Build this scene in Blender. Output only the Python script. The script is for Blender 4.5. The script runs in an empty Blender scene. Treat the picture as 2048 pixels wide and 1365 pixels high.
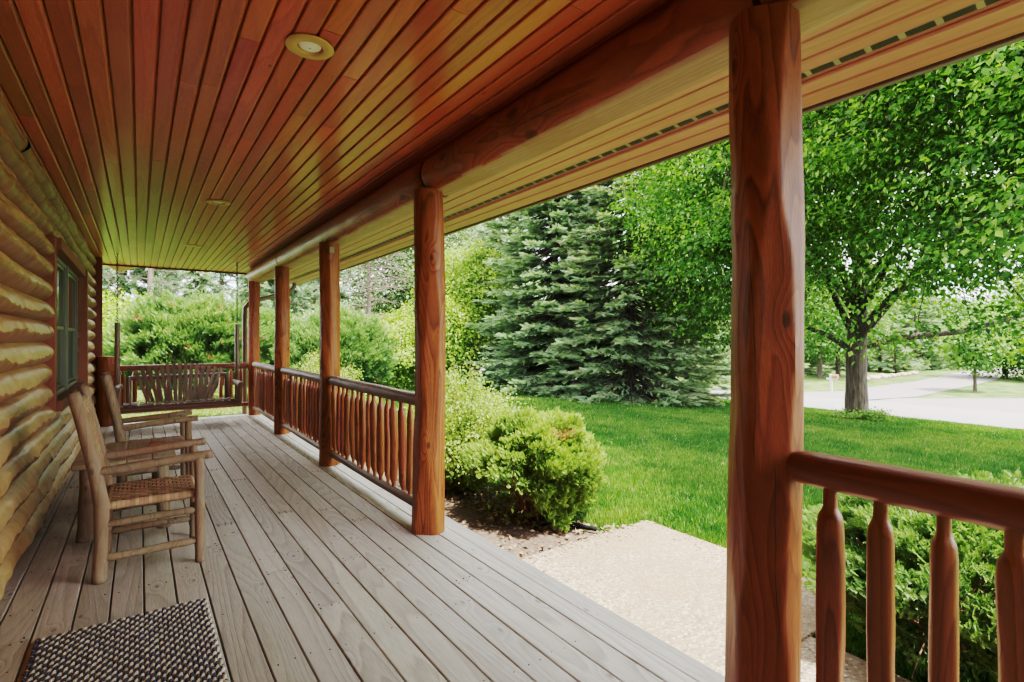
import bpy, math, random
import numpy as np
from mathutils import Vector, Matrix

random.seed(7)
RNG = np.random.default_rng(7)
scene = bpy.context.scene
COL = scene.collection
R = math.radians

# ------------------------------------------------------------------ noise
def vn1(x, seed=0, freq=1.0):
    """smooth 1-D value noise in -1..1 (numpy)"""
    t = np.random.default_rng(seed).uniform(-1, 1, 512)
    x = np.asarray(x, float) * freq + 1000
    i = np.floor(x).astype(int); f = x - i; f = f * f * (3 - 2 * f)
    return t[i % 512] * (1 - f) + t[(i + 1) % 512] * f

def vn3(P, seed=0, freq=1.0):
    t = np.random.default_rng(seed).uniform(-1, 1, (32, 32, 32))
    P = np.asarray(P, float) * freq + 1000
    I = np.floor(P).astype(int); F = P - I; F = F * F * (3 - 2 * F)
    r = 0
    for a in (0, 1):
        for b in (0, 1):
            for c in (0, 1):
                w = (F[:, 0] if a else 1 - F[:, 0]) * (F[:, 1] if b else 1 - F[:, 1]) * (F[:, 2] if c else 1 - F[:, 2])
                r = r + w * t[(I[:, 0] + a) % 32, (I[:, 1] + b) % 32, (I[:, 2] + c) % 32]
    return r

# ------------------------------------------------------------------ mesh builder
class MB:
    """collects vertices / faces / per-vertex random value / material index"""
    def __init__(s):
        s.V = []; s.F = []; s.A = []; s.M = []; s.n = 0
    def add(s, V, F, rnd=0.0, mi=0):
        V = np.asarray(V, float).reshape(-1, 3)
        s.V.append(V)
        s.A.append(np.full(len(V), rnd) if np.isscalar(rnd) else np.asarray(rnd, float))
        F = [F] if isinstance(F, np.ndarray) else [np.asarray(f).reshape(1, -1) for f in F] if len(F) and not isinstance(F[0], np.ndarray) else F
        for f in F:
            s.F.append(np.asarray(f, int).reshape(-1, f.shape[-1]) + s.n)
            s.M.append(np.full(len(s.F[-1]), mi, int))
        s.n += len(V)
    def box(s, x0, x1, y0, y1, z0, z1, rnd=0.0, mi=0, ch=0.0):
        if ch <= 0:
            V = [(x, y, z) for z in (z0, z1) for y in (y0, y1) for x in (x0, x1)]
            F = [(0, 2, 3, 1), (4, 5, 7, 6), (0, 1, 5, 4), (2, 6, 7, 3), (0, 4, 6, 2), (1, 3, 7, 5)]
            s.add(V, F, rnd, mi); return
        c = ch; V = []; F = []
        import itertools
        # chamfered box through convex ordering
        pts = {}
        for i in (0, 1):
            for j in (0, 1):
                for k in (0, 1):
                    X, Y, Z = (x0, x1)[i], (y0, y1)[j], (z0, z1)[k]
                    sx, sy, sz = (1, -1)[i], (1, -1)[j], (1, -1)[k]
                    for a, p in enumerate(((X, Y + sy * c, Z + sz * c), (X + sx * c, Y, Z + sz * c), (X + sx * c, Y + sy * c, Z))):
                        pts[(i, j, k, a)] = len(V); V.append(p)
        def q(*ids): F.append(tuple(pts[t] for t in ids))
        q((0,0,0,0),(0,0,1,0),(0,1,1,0),(0,1,0,0)); q((1,0,0,0),(1,1,0,0),(1,1,1,0),(1,0,1,0))
        q((0,0,0,1),(1,0,0,1),(1,0,1,1),(0,0,1,1)); q((0,1,0,1),(0,1,1,1),(1,1,1,1),(1,1,0,1))
        q((0,0,0,2),(0,1,0,2),(1,1,0,2),(1,0,0,2)); q((0,0,1,2),(1,0,1,2),(1,1,1,2),(0,1,1,2))
        for i in (0,1):
            for j in (0,1): F.append((pts[(i,j,0,0)],pts[(i,j,1,0)],pts[(i,j,1,1)],pts[(i,j,0,1)]))
            for k in (0,1): F.append((pts[(i,0,k,0)],pts[(i,1,k,0)],pts[(i,1,k,2)],pts[(i,0,k,2)]))
        for j in (0,1):
            for k in (0,1): F.append((pts[(0,j,k,1)],pts[(1,j,k,1)],pts[(1,j,k,2)],pts[(0,j,k,2)]))
        for i in (0,1):
            for j in (0,1):
                for k in (0,1): F.append((pts[(i,j,k,0)],pts[(i,j,k,1)],pts[(i,j,k,2)]))
        s.add(V, F, rnd, mi)
    def tube(s, pts, rad, seg=12, rnd=0.0, mi=0, namp=0.0, seed=0, facets=0, cap=True, ell=(1, 1), rings=None, fdepth=.1, longn=3.0):
        """tube through pts with radii; namp = radial noise; facets = hewn flats"""
        pts = np.asarray(pts, float); rad = np.broadcast_to(np.asarray(rad, float), (len(pts),)).copy()
        if rings:
            L = np.r_[0, np.cumsum(np.linalg.norm(np.diff(pts, axis=0), axis=1))]
            t = np.linspace(0, L[-1], rings)
            pts = np.stack([np.interp(t, L, pts[:, k]) for k in range(3)], 1); rad = np.interp(t, L, rad)
        n = len(pts)
        T = np.gradient(pts, axis=0); T /= np.linalg.norm(T, axis=1)[:, None] + 1e-9
        up = np.array([0, 0, 1.0]) if abs(T[0, 2]) < .9 else np.array([1.0, 0, 0])
        N = np.cross(up, T); N /= np.linalg.norm(N, axis=1)[:, None] + 1e-9
        B = np.cross(T, N)
        L = np.r_[0, np.cumsum(np.linalg.norm(np.diff(pts, axis=0), axis=1))]
        th = np.linspace(0, 2 * np.pi, seg, endpoint=False)
        rr = np.ones((n, seg))
        if facets:
            g = np.random.default_rng(seed + 99)
            for k in range(facets):
                a = g.uniform(0, 2 * np.pi) if k else g.uniform(-.3, .3)
                a = 2 * np.pi * k / facets + g.uniform(-.35, .35)
                c = 1 - fdepth * .5 + fdepth * vn1(L, seed * 31 + k * 7, g.uniform(1.2, 2.6)) + fdepth * .25 * vn1(L, seed * 17 + k, 6)
                da = a + .12 * vn1(L, seed + k * 3 + 5, 1.5)
                cs = np.cos(th[None] - da[:, None])
                lim = np.where(cs > .3, c[:, None] / np.maximum(cs, .3), 9)
                rr = np.minimum(rr, lim)
        if namp:
            P = np.stack([np.cos(th)[None] * np.ones((n, 1)) * 1.3, np.sin(th)[None] * np.ones((n, 1)) * 1.3, np.broadcast_to(L[:, None] * longn, (n, seg))], -1).reshape(-1, 3)
            rr = rr * (1 + namp * (vn3(P + seed * 1.7, 5, 1.0) + .5 * vn3(P + seed, 6, 2.7)).reshape(n, seg))
        V = pts[:, None] + (rad[:, None] * rr)[:, :, None] * (ell[0] * np.cos(th)[None, :, None] * N[:, None] + ell[1] * np.sin(th)[None, :, None] * B[:, None])
        V = V.reshape(-1, 3)
        i = np.arange(n - 1)[:, None] * seg; j = np.arange(seg)[None]; j2 = (j + 1) % seg
        F = np.stack([i + j, i + j2, i + seg + j2, i + seg + j], -1).reshape(-1, 4)
        fl = [F]
        if cap:
            V = np.vstack([V, pts[0], pts[-1]])
            j = np.arange(seg); j2 = (j + 1) % seg
            fl.append(np.stack([np.full(seg, n * seg), j2, j], -1))
            fl.append(np.stack([np.full(seg, n * seg + 1), (n - 1) * seg + j, (n - 1) * seg + j2], -1))
        s.add(V, fl, rnd, mi)
    def crack(s, p0, p1, r, theta, w, seed, mi=1, lift=1.0, ax='Y', n=70):
        """thin drying check lying in the surface of a straight log"""
        p0 = np.array(p0, float); p1 = np.array(p1, float); t = np.linspace(0, 1, n); L = np.linalg.norm(p1 - p0)
        C = p0 + (p1 - p0) * t[:, None]; th = theta + .10 * vn1(t * L, seed, 2.5) + .035 * vn1(t * L, seed + 1, 11)
        ww = w * (.35 + .65 * np.abs(vn1(t * L, seed + 2, 5))) * np.clip(np.minimum(t, 1 - t) * 12, 0, 1) / r
        rad = r(t) if callable(r) else r * lift
        def P(a): 
            return C + (np.c_[np.cos(a), 0 * a, np.sin(a)] if ax == 'Y' else np.c_[np.cos(a), np.sin(a), 0 * a]) * rad
        V = np.vstack([P(th - ww), P(th + ww)]); i = np.arange(n - 1); s.add(V, np.stack([i, i + 1, n + i + 1, n + i], -1), 0, mi)
    def inst(s, tv, tf, P, Rm, S, rnd, mi=0):
        """instances of a template merged into the mesh; tf (m,k)"""
        tv = np.asarray(tv, float); tf = np.asarray(tf, int); N = len(P); k = len(tv)
        S = np.asarray(S, float)
        if S.ndim == 1: S = S[:, None]
        W = np.einsum('nij,nkj->nki', Rm, tv[None] * S[:, None, :]) + np.asarray(P)[:, None]
        F = (tf[None] + (np.arange(N) * k)[:, None, None]).reshape(-1, tf.shape[1])
        s.add(W.reshape(-1, 3), F, np.repeat(rnd, k), mi)
    def build(s, name, mats, parent=None, smooth=True, loc=None, angle=None):
        me = bpy.data.meshes.new(name)
        V = np.vstack(s.V); me.vertices.add(len(V)); me.vertices.foreach_set('co', V.astype(np.float32).ravel())
        tot = np.concatenate([np.full(len(f), f.shape[1]) for f in s.F])
        me.loops.add(int(tot.sum())); me.polygons.add(len(tot))
        me.loops.foreach_set('vertex_index', np.concatenate([f.ravel() for f in s.F]).astype(np.int32))
        me.polygons.foreach_set('loop_start', np.r_[0, np.cumsum(tot)[:-1]].astype(np.int32))
        me.polygons.foreach_set('material_index', np.concatenate(s.M).astype(np.int32))
        me.polygons.foreach_set('use_smooth', np.full(len(tot), bool(smooth)))
        at = me.attributes.new('rnd', 'FLOAT', 'POINT'); at.data.foreach_set('value', np.concatenate(s.A).astype(np.float32))
        me.update(calc_edges=True)
        for m in (mats if isinstance(mats, (list, tuple)) else [mats]): me.materials.append(m)
        if smooth and angle: 
            try: me.set_sharp_from_angle(angle=R(angle))
            except Exception: pass
        o = bpy.data.objects.new(name, me); COL.objects.link(o)
        if parent: o.parent = parent
        if loc is not None: o.location = loc
        return o

def tag(o, label=None, cat=None, group=None, kind=None):
    if label: o['label'] = label
    if cat: o['category'] = cat
    if group: o['group'] = group
    if kind: o['kind'] = kind
    return o
def thing(name, loc, label, cat, group=None, rz=0):
    o = bpy.data.objects.new(name, None); COL.objects.link(o); o.location = loc; o.rotation_euler = (0, 0, rz)
    return tag(o, label, cat, group)
def struct(o): return tag(o, kind='structure')
def copy_tree(o, parent=None):
    c = o.copy(); COL.objects.link(c)
    if parent: c.parent = parent
    for ch in list(o.children): copy_tree(ch, c)
    return c

# ------------------------------------------------------------------ materials
def newmat(name):
    m = bpy.data.materials.new(name); m.use_nodes = True
    nt = m.node_tree; nt.nodes.clear()
    out = nt.nodes.new('ShaderNodeOutputMaterial'); return m, nt, out
class NT:
    def __init__(s, nt): s.nt = nt
    def n(s, t, **k):
        nd = s.nt.nodes.new(t)
        for a, b in k.items():
            if a.startswith('i_'):
                key = a[2:]
                key = int(key) if key.isdigit() else key.replace('_', ' ')
                nd.inputs[key].default_value = b
            else: setattr(nd, a, b)
        return nd
    def l(s, a, b): s.nt.links.new(a, b)
    def math(s, op, a, b=None, c=None, clamp=False):
        nd = s.n('ShaderNodeMath', operation=op, use_clamp=clamp)
        for i, v in enumerate((a, b, c)):
            if v is None: continue
            if isinstance(v, (int, float)): nd.inputs[i].default_value = v
            else: s.l(v, nd.inputs[i])
        return nd.outputs[0]
    def mix(s, f, a, b, mode='MIX'):
        nd = s.n('ShaderNodeMix', data_type='RGBA', blend_type=mode)
        for i, v in ((0, f), (6, a), (7, b)):
            if isinstance(v, (int, float)): nd.inputs[i].default_value = v
            elif isinstance(v, tuple): nd.inputs[i].default_value = (*v, 1) if len(v) == 3 else v
            else: s.l(v, nd.inputs[i])
        return nd.outputs[2]
    def ramp(s, f, stops, interp='LINEAR'):
        nd = s.n('ShaderNodeValToRGB'); cr = nd.color_ramp; cr.interpolation = interp
        while len(cr.elements) < len(stops): cr.elements.new(.5)
        for e, (p, c) in zip(cr.elements, stops):
            e.position = p; e.color = (*c, 1) if len(c) == 3 else c
        s.l(f, nd.inputs[0]); return nd.outputs[0]
    def noise(s, vec, scale, detail=2, rough=.5, dist=0, w=None):
        nd = s.n('ShaderNodeTexNoise'); 
        if w is not None: nd.noise_dimensions = '4D'; s.l(w, nd.inputs['W'])
        nd.inputs['Scale'].default_value = scale; nd.inputs['Detail'].default_value = detail
        nd.inputs['Roughness'].default_value = rough; nd.inputs['Distortion'].default_value = dist
        if vec is not None: s.l(vec, nd.inputs['Vector'])
        return nd.outputs[0]

def wood(name, dark, mid, light, axis='Y', rings=16, fs=7.0, rough=.45, coat=0.0, coatr=.15, knots=1.0, knotcol=None,
         grainamt=.5, bump=.25, patch=None, patchamt=0, seamvar=.35, along=.11, kscale=2.2, spec=.5, fine=1.0, kmode=0, krad=.12, kr=.012):
    """procedural timber: contour-line figure, fine fibres and knots, stretched along one axis"""
    m, nt, out = newmat(name); T = NT(nt)
    tc = T.n('ShaderNodeTexCoord'); oi = T.n('ShaderNodeObjectInfo'); at = T.n('ShaderNodeAttribute', attribute_name='rnd')
    w = T.math('ADD', T.math('MULTIPLY', oi.outputs['Random'], 13.0), T.math('MULTIPLY', at.outputs['Fac'], 37.0))
    mp = T.n('ShaderNodeMapping'); T.l(tc.outputs['Object'], mp.inputs[0])
    sc = {'X': (along, 1, 1), 'Y': (1, along, 1), 'Z': (1, 1, along)}[axis]; mp.inputs['Scale'].default_value = sc
    off = T.n('ShaderNodeCombineXYZ'); 
    for i in range(3): T.l(T.math('MULTIPLY', w, (3.1, 2.3, 1.7)[i]), off.inputs[i])
    T.l(off.outputs[0], mp.inputs['Location'])
    vec = mp.outputs[0]
    # knots
    sx3 = T.n('ShaderNodeSeparateXYZ'); T.l(tc.outputs['Object'], sx3.inputs[0]); cx = {'X': 0, 'Y': 1, 'Z': 2}[axis]
    kc = T.n('ShaderNodeCombineXYZ'); others = [q for q in (0, 1, 2) if q != cx]
    if kmode == 'cyl':      # unrolled round the log, seam on the far side
        ang = T.math('ARCTAN2', T.math('MULTIPLY', sx3.outputs[others[1]], -1), T.math('MULTIPLY', sx3.outputs[others[0]], -1)); T.l(T.math('MULTIPLY', ang, krad), kc.inputs[0])
    else: T.l(sx3.outputs[kmode], kc.inputs[0])
    T.l(T.math('MULTIPLY', sx3.outputs[cx], .5), kc.inputs[1])
    mk = T.n('ShaderNodeMapping'); T.l(kc.outputs[0], mk.inputs[0])
    ko = T.n('ShaderNodeCombineXYZ'); T.l(T.math('MULTIPLY', w, 3.1), ko.inputs[0]); T.l(T.math('MULTIPLY', w, 2.3), ko.inputs[1]); T.l(ko.outputs[0], mk.inputs['Location'])
    vo = T.n('ShaderNodeTexVoronoi', voronoi_dimensions='2D'); T.l(mk.outputs[0], vo.inputs['Vector']); vo.inputs['Scale'].default_value = kscale
    kd = vo.outputs['Distance']
    keep = T.math('GREATER_THAN', T.n('ShaderNodeSeparateColor').outputs[0], .5)
    sepc = T.n('ShaderNodeSeparateColor'); T.l(vo.outputs['Color'], sepc.inputs[0])
    keep = T.math('GREATER_THAN', sepc.outputs[0], .45)
    kn = T.math('MULTIPLY', T.ramp(kd, [(0, (1, 1, 1)), (kr * kscale * .7, (.7, .7, .7)), (kr * kscale, (0, 0, 0))]), keep)
    kfall = T.math('MULTIPLY', T.ramp(kd, [(0, (1, 1, 1)), (min(.45, kr * kscale * 5), (0, 0, 0))], 'EASE'), keep)
    base = T.noise(vec, fs * .35, 1.5, .45, .25)
    fld = T.math('ADD', T.math('MULTIPLY', base, float(rings)), T.math('MULTIPLY', kfall, 2.2 * knots))
    wv = T.noise(vec, fs * 2.5, 2, .5)
    fld = T.math('ADD', fld, T.math('MULTIPLY', wv, .35))
    fr = T.math('FRACT', fld)
    line = T.ramp(fr, [(0, (0, 0, 0)), (.55, (.45, .45, .45)), (.86, (1, 1, 1)), (1, (0, 0, 0))])
    fib = T.noise(vec, fs * 16, 4, .65)
    fibc = T.ramp(fib, [(.25, (0, 0, 0)), (.75, (1, 1, 1))])
    tone = T.noise(vec, fs * .18, 2, .5)
    fac = T.math('ADD', T.math('MULTIPLY', line, .55 * grainamt), T.math('MULTIPLY', fibc, .45 * fine))
    c1 = T.mix(fac, light, dark)
    c2 = T.mix(T.math('MULTIPLY', T.ramp(tone, [(.3, (0, 0, 0)), (.7, (1, 1, 1))]), .7), c1, mid)
    # per-board tone
    hue = T.noise(None, 1.0, 0, w=None)
    wn = T.n('ShaderNodeTexWhiteNoise', noise_dimensions='1D'); T.l(w, wn.inputs['W'])
    vv = T.math('ADD', T.math('MULTIPLY', wn.outputs[0], seamvar), 1 - seamvar * .5)
    hs = T.n('ShaderNodeHueSaturation'); T.l(c2, hs.inputs['Color']); T.l(vv, hs.inputs['Value'])
    hsh = T.math('ADD', T.math('MULTIPLY', T.n('ShaderNodeSeparateColor').outputs[0], 0), .5)
    sepw = T.n('ShaderNodeSeparateColor'); T.l(wn.outputs['Color'], sepw.inputs[0])
    T.l(T.math('ADD', T.math('MULTIPLY', sepw.outputs[1], .03 * (seamvar / .35)), .5 - .015 * (seamvar / .35)), hs.inputs['Hue'])
    col = hs.outputs[0]
    if patch:
        pn = T.noise(tc.outputs['Object'], 2.3, 3, .6, .5, w=None)
        col = T.mix(T.math('MULTIPLY', T.ramp(pn, [(.45, (0, 0, 0)), (.65, (1, 1, 1))]), patchamt), col, patch)
    col = T.mix(T.math('MULTIPLY', kn, .85 * knots, clamp=True), col, knotcol or tuple(c * .35 for c in dark))
    b = T.n('ShaderNodeBsdfPrincipled'); T.l(col, b.inputs['Base Color'])
    rn = T.math('ADD', T.math('MULTIPLY', fib, .2), rough - .1); T.l(rn, b.inputs['Roughness'])
    b.inputs['Specular IOR Level'].default_value = spec
    b.inputs['Coat Weight'].default_value = coat; b.inputs['Coat Roughness'].default_value = coatr
    bp = T.n('ShaderNodeBump'); bp.inputs['Strength'].default_value = bump; bp.inputs['Distance'].default_value = .002
    T.l(T.math('SUBTRACT', T.math('ADD', fibc, T.math('MULTIPLY', line, .6)), T.math('MULTIPLY', kn, .6)), bp.inputs['Height'])
    T.l(bp.outputs[0], b.inputs['Normal'])
    if coat: T.l(bp.outputs[0], b.inputs['Coat Normal']) if False else None
    T.l(b.outputs[0], out.inputs[0])
    return m

def plain(name, col, rough=.6, metal=0, spec=.5, var=.15, scale=6, bump=0, bscale=40, detail=3, stretch=(1, 1, 1)):
    m, nt, out = newmat(name); T = NT(nt)
    tc = T.n('ShaderNodeTexCoord'); mp = T.n('ShaderNodeMapping'); T.l(tc.outputs['Object'], mp.inputs[0]); mp.inputs['Scale'].default_value = stretch
    nz = T.noise(mp.outputs[0], scale, detail, .6)
    c = T.mix(T.ramp(nz, [(.3, (0, 0, 0)), (.7, (1, 1, 1))]), tuple(v * (1 - var) for v in col), tuple(min(1, v * (1 + var)) for v in col))
    b = T.n('ShaderNodeBsdfPrincipled'); T.l(c, b.inputs['Base Color']); b.inputs['Roughness'].default_value = rough
    b.inputs['Metallic'].default_value = metal; b.inputs['Specular IOR Level'].default_value = spec
    if bump:
        bp = T.n('ShaderNodeBump'); bp.inputs['Strength'].default_value = bump; bp.inputs['Distance'].default_value = .01
        T.l(T.noise(mp.outputs[0], bscale, 4, .6), bp.inputs['Height']); T.l(bp.outputs[0], b.inputs['Normal'])
    T.l(b.outputs[0], out.inputs[0]); return m

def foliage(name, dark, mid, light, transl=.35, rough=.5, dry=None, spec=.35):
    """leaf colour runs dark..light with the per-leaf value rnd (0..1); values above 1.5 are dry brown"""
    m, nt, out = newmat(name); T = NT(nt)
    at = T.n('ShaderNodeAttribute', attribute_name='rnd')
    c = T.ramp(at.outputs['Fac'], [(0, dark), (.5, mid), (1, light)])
    if dry: c = T.mix(T.math('GREATER_THAN', at.outputs['Fac'], 1.5), c, dry)
    b = T.n('ShaderNodeBsdfPrincipled'); T.l(c, b.inputs['Base Color']); b.inputs['Roughness'].default_value = rough
    b.inputs['Specular IOR Level'].default_value = spec
    tr = T.n('ShaderNodeBsdfTranslucent'); T.l(T.mix(1.0, c, (1.25, 1.25, .55), 'MULTIPLY'), tr.inputs[0])
    mx = T.n('ShaderNodeMixShader'); mx.inputs[0].default_value = transl
    T.l(b.outputs[0], mx.inputs[1]); T.l(tr.outputs[0], mx.inputs[2]); T.l(mx.outputs[0], out.inputs[0])
    return m

M = {}
M['ceil'] = wood('cedar_ceiling', (.22, .036, .009), (.46, .105, .030), (.64, .19, .072), 'Y', rings=12, fs=12, rough=.36, coat=.42, coatr=.15, spec=.35, seamvar=.42, kr=.009, kscale=2.0, grainamt=.5, bump=.10, along=.07)
M['soffit'] = wood('soffit_board', (.35, .140, .095), (.52, .245, .18), (.64, .35, .28), 'Y', rings=14, fs=9, rough=.4, coat=.25, coatr=.25, seamvar=.25, kscale=1.2, knots=.5, grainamt=.6, bump=.1, along=.06)
M['post'] = wood('stained_log', (.08, .016, .003), (.30, .084, .018), (.50, .18, .045), 'Z', rings=17, fs=15, rough=.5, coat=.06, coatr=.25, knots=1, grainamt=1.1, seamvar=.15, along=.12, kscale=3.2, kmode='cyl', kr=.016, spec=.3, patch=(.13, .04, .014), patchamt=.4)
M['beam'] = wood('stained_beam', (.13, .026, .006), (.34, .10, .024), (.50, .18, .05), 'Y', rings=16, fs=13, rough=.45, coat=.12, coatr=.25, knots=1, grainamt=1.1, seamvar=.2, along=.12, kscale=3.4, kmode='cyl', krad=.16, kr=.03, patch=(.12, .035, .012), patchamt=.5)
M['beamflat'] = wood('hewn_beam_underside', (.22, .12, .07), (.38, .24, .16), (.48, .33, .24), 'Y', rings=16, fs=10, rough=.55, knots=1, kmode=0, kr=.015, grainamt=.8, seamvar=.2, along=.10, kscale=2.0, patch=(.25, .12, .05), patchamt=.5)
M['wall'] = wood('hewn_log_wall_sheen', (.27, .14, .05), (.47, .29, .115), (.64, .46, .23), 'Y', rings=10, fs=11, kmode=2, kr=.014, rough=.42, coat=.25, coatr=.3, knots=.8, grainamt=.5, seamvar=.2, along=.12, kscale=1.6, patch=(.34, .15, .065), patchamt=.45)  # upper log faces: varnish reflections put into a paler colour
M['walllow'] = wood('log_wall_low_no_sheen', (.15, .055, .018), (.25, .105, .038), (.35, .17, .075), 'Y', rings=10, fs=11, kmode=2, kr=.014, rough=.45, coat=.2, coatr=.3, knots=.8, grainamt=.7, seamvar=.25, along=.12, kscale=1.6, patch=(.20, .055, .014), patchamt=.5)  # darker copy for the lower faces, without the painted reflections
M['rail'] = wood('rail_log', (.09, .022, .008), (.21, .062, .022), (.31, .105, .04), 'Y', rings=16, fs=18, rough=.45, coat=.1, coatr=.3, grainamt=1.1, seamvar=.2, along=.08, knots=1, kmode='cyl', krad=.054, kscale=5, kr=.008)
M['railgrey'] = wood('weathered_rail_log', (.12, .062, .035), (.20, .125, .08), (.28, .19, .12), 'Y', rings=14, fs=16, rough=.5, grainamt=.9, seamvar=.2, along=.08, knots=.6, patch=(.16, .055, .02), patchamt=.6)
M['bal'] = wood('baluster_log', (.14, .034, .009), (.29, .088, .022), (.42, .15, .045), 'Z', rings=14, fs=20, rough=.42, coat=.12, coatr=.25, grainamt=1.2, seamvar=.22, along=.10, knots=.7, kscale=5, kmode='cyl', krad=.035, kr=.007)
M['deck'] = wood('weathered_deck', (.22, .185, .155), (.50, .445, .385), (.70, .64, .57), 'Y', rings=26, fs=8, rough=.62, knots=.75, knotcol=(.13, .10, .08), grainamt=.85, seamvar=.30, along=.09, kscale=4.2, kr=.012, bump=.4, spec=.25, patch=(.37, .34, .27), patchamt=.3)
M['bark'] = wood('hickory_bark', (.10, .065, .042), (.27, .19, .13), (.42, .32, .23), 'Z', rings=8, fs=26, rough=.75, knots=.6, kscale=9, grainamt=.7, seamvar=.25, along=.16, bump=.9, spec=.2, patch=(.27, .115, .05), patchamt=.4)
M['peg'] = plain('peeled_tenon', (.40, .19, .07), .6)
M['weave'] = wood('bark_weave', (.24, .12, .06), (.44, .26, .15), (.62, .42, .27), 'X', rings=5, fs=30, rough=.6, knots=0, grainamt=.5, seamvar=.5, along=.3, spec=.3)
M['table'] = wood('rustic_table_top', (.20, .14, .085), (.38, .285, .19), (.50, .40, .28), 'Y', rings=14, fs=10, rough=.6, knots=1, grainamt=.8, seamvar=.3, along=.12, kscale=5)
M['swing'] = wood('dark_swing_timber', (.08, .042, .026), (.17, .10, .068), (.27, .175, .13), 'Z', rings=8, fs=14, rough=.4, coat=.2, coatr=.3, knots=.4, grainamt=.7, seamvar=.35, along=.15)
M['swingx'] = wood('dark_swing_log', (.07, .03, .018), (.15, .07, .045), (.22, .12, .08), 'X', rings=8, fs=14, rough=.4, coat=.2, coatr=.3, knots=.4, grainamt=.7, seamvar=.35, along=.15)
M['trimwood'] = wood('rough_sawn_casing', (.13, .035, .015), (.22, .07, .03), (.29, .11, .05), 'Z', rings=10, fs=9, rough=.6, knots=.8, grainamt=.7, seamvar=.3, along=.1)
M['chain'] = plain('dark_chain_steel', (.06, .05, .045), .45, metal=.8)
M['vinyl'] = plain('sage_grey_vinyl', (.17, .18, .13), .4, var=.05)
M['brass'] = plain('pale_brass', (.62, .42, .17), .38, metal=.35, var=.05)
M['lamp'] = plain('frosted_lamp', (.92, .91, .88), .35, var=.03)
M['brown_metal'] = plain('bronze_painted_metal', (.16, .12, .085), .35, var=.08, spec=.5)
M['darkwood'] = plain('dark_fascia', (.07, .035, .02), .6)
M['vent'] = plain('vent_grey', (.36, .32, .25), .5)
M['ventdark'] = plain('vent_slot_dark', (.05, .042, .033), .8)
M['shingle'] = plain('brown_shingle', (.11, .09, .075), .9, var=.4, scale=25)
M['trunk'] = plain('tree_bark', (.052, .039, .027), .9, var=.8, scale=26, bump=1, bscale=26, stretch=(1, 1, .12))
M['twig'] = plain('grey_brown_twig', (.14, .10, .075), .9, var=.3)
M['redtwig'] = plain('red_brown_stem', (.20, .10, .055), .85, var=.4)
M['nail'] = plain('rusty_nail', (.05, .035, .025), .6, metal=.5)
M['navy'] = plain('navy_cord', (.060, .068, .115), .85, var=.5, scale=180, bump=.5, bscale=400)
M['cream'] = plain('cream_cord', (.66, .57, .47), .85, var=.35, scale=180, bump=.5, bscale=400)
M['stone'] = plain('field_stone', (.46, .33, .25), .85, var=.3, scale=2.5, bump=.6, bscale=9)
M['terracotta'] = plain('terracotta_tile', (.36, .14, .07), .7)
M['white'] = plain('white_post_paint', (.72, .68, .60), .6, var=.06)
M['blackpipe'] = plain('black_drain_pipe', (.012, .012, .013), .9, spec=.1)
M['maple'] = foliage('linden_leaf', (.03, .085, .009), (.085, .20, .020), (.26, .42, .06), .5, .42, dry=(.36, .44, .14))
M['yellowleaf'] = foliage('yellow_green_leaf', (.10, .17, .02), (.19, .31, .04), (.34, .46, .08), .4, .5)
M['greyleaf'] = foliage('poplar_leaf', (.10, .155, .07), (.17, .24, .11), (.28, .36, .19), .35, .5)
M['midleaf'] = foliage('mid_green_leaf', (.04, .10, .02), (.10, .20, .04), (.20, .33, .08), .4, .5)
M['spruce'] = foliage('blue_spruce_needle', (.045, .085, .042), (.14, .22, .125), (.34, .46, .28), .25, .6, dry=(.17, .12, .085))
M['pine'] = foliage('pale_pine_needle', (.08, .13, .07), (.16, .24, .13), (.30, .38, .22), .15, .6, dry=(.20, .15, .11))
M['arbor'] = foliage('arborvitae_spray', (.04, .085, .014), (.12, .215, .035), (.32, .44, .10), .3, .5, dry=(.46, .26, .14))
M['arbordark'] = foliage('dark_arborvitae_spray', (.020, .055, .015), (.068, .145, .034), (.20, .32, .085), .28, .5, dry=(.30, .16, .08))
M['barberry'] = foliage('barberry_leaf', (.08, .16, .03), (.18, .30, .06), (.34, .44, .13), .4, .5, dry=(.42, .30, .10))
M['blade'] = foliage('grass_blade', (.012, .050, .005), (.040, .120, .010), (.18, .26, .055), .4, .5, dry=(.40, .38, .20))
M['litter'] = foliage('dry_leaf_litter', (.13, .075, .045), (.26, .16, .10), (.42, .30, .20), .05, .8)

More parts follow.
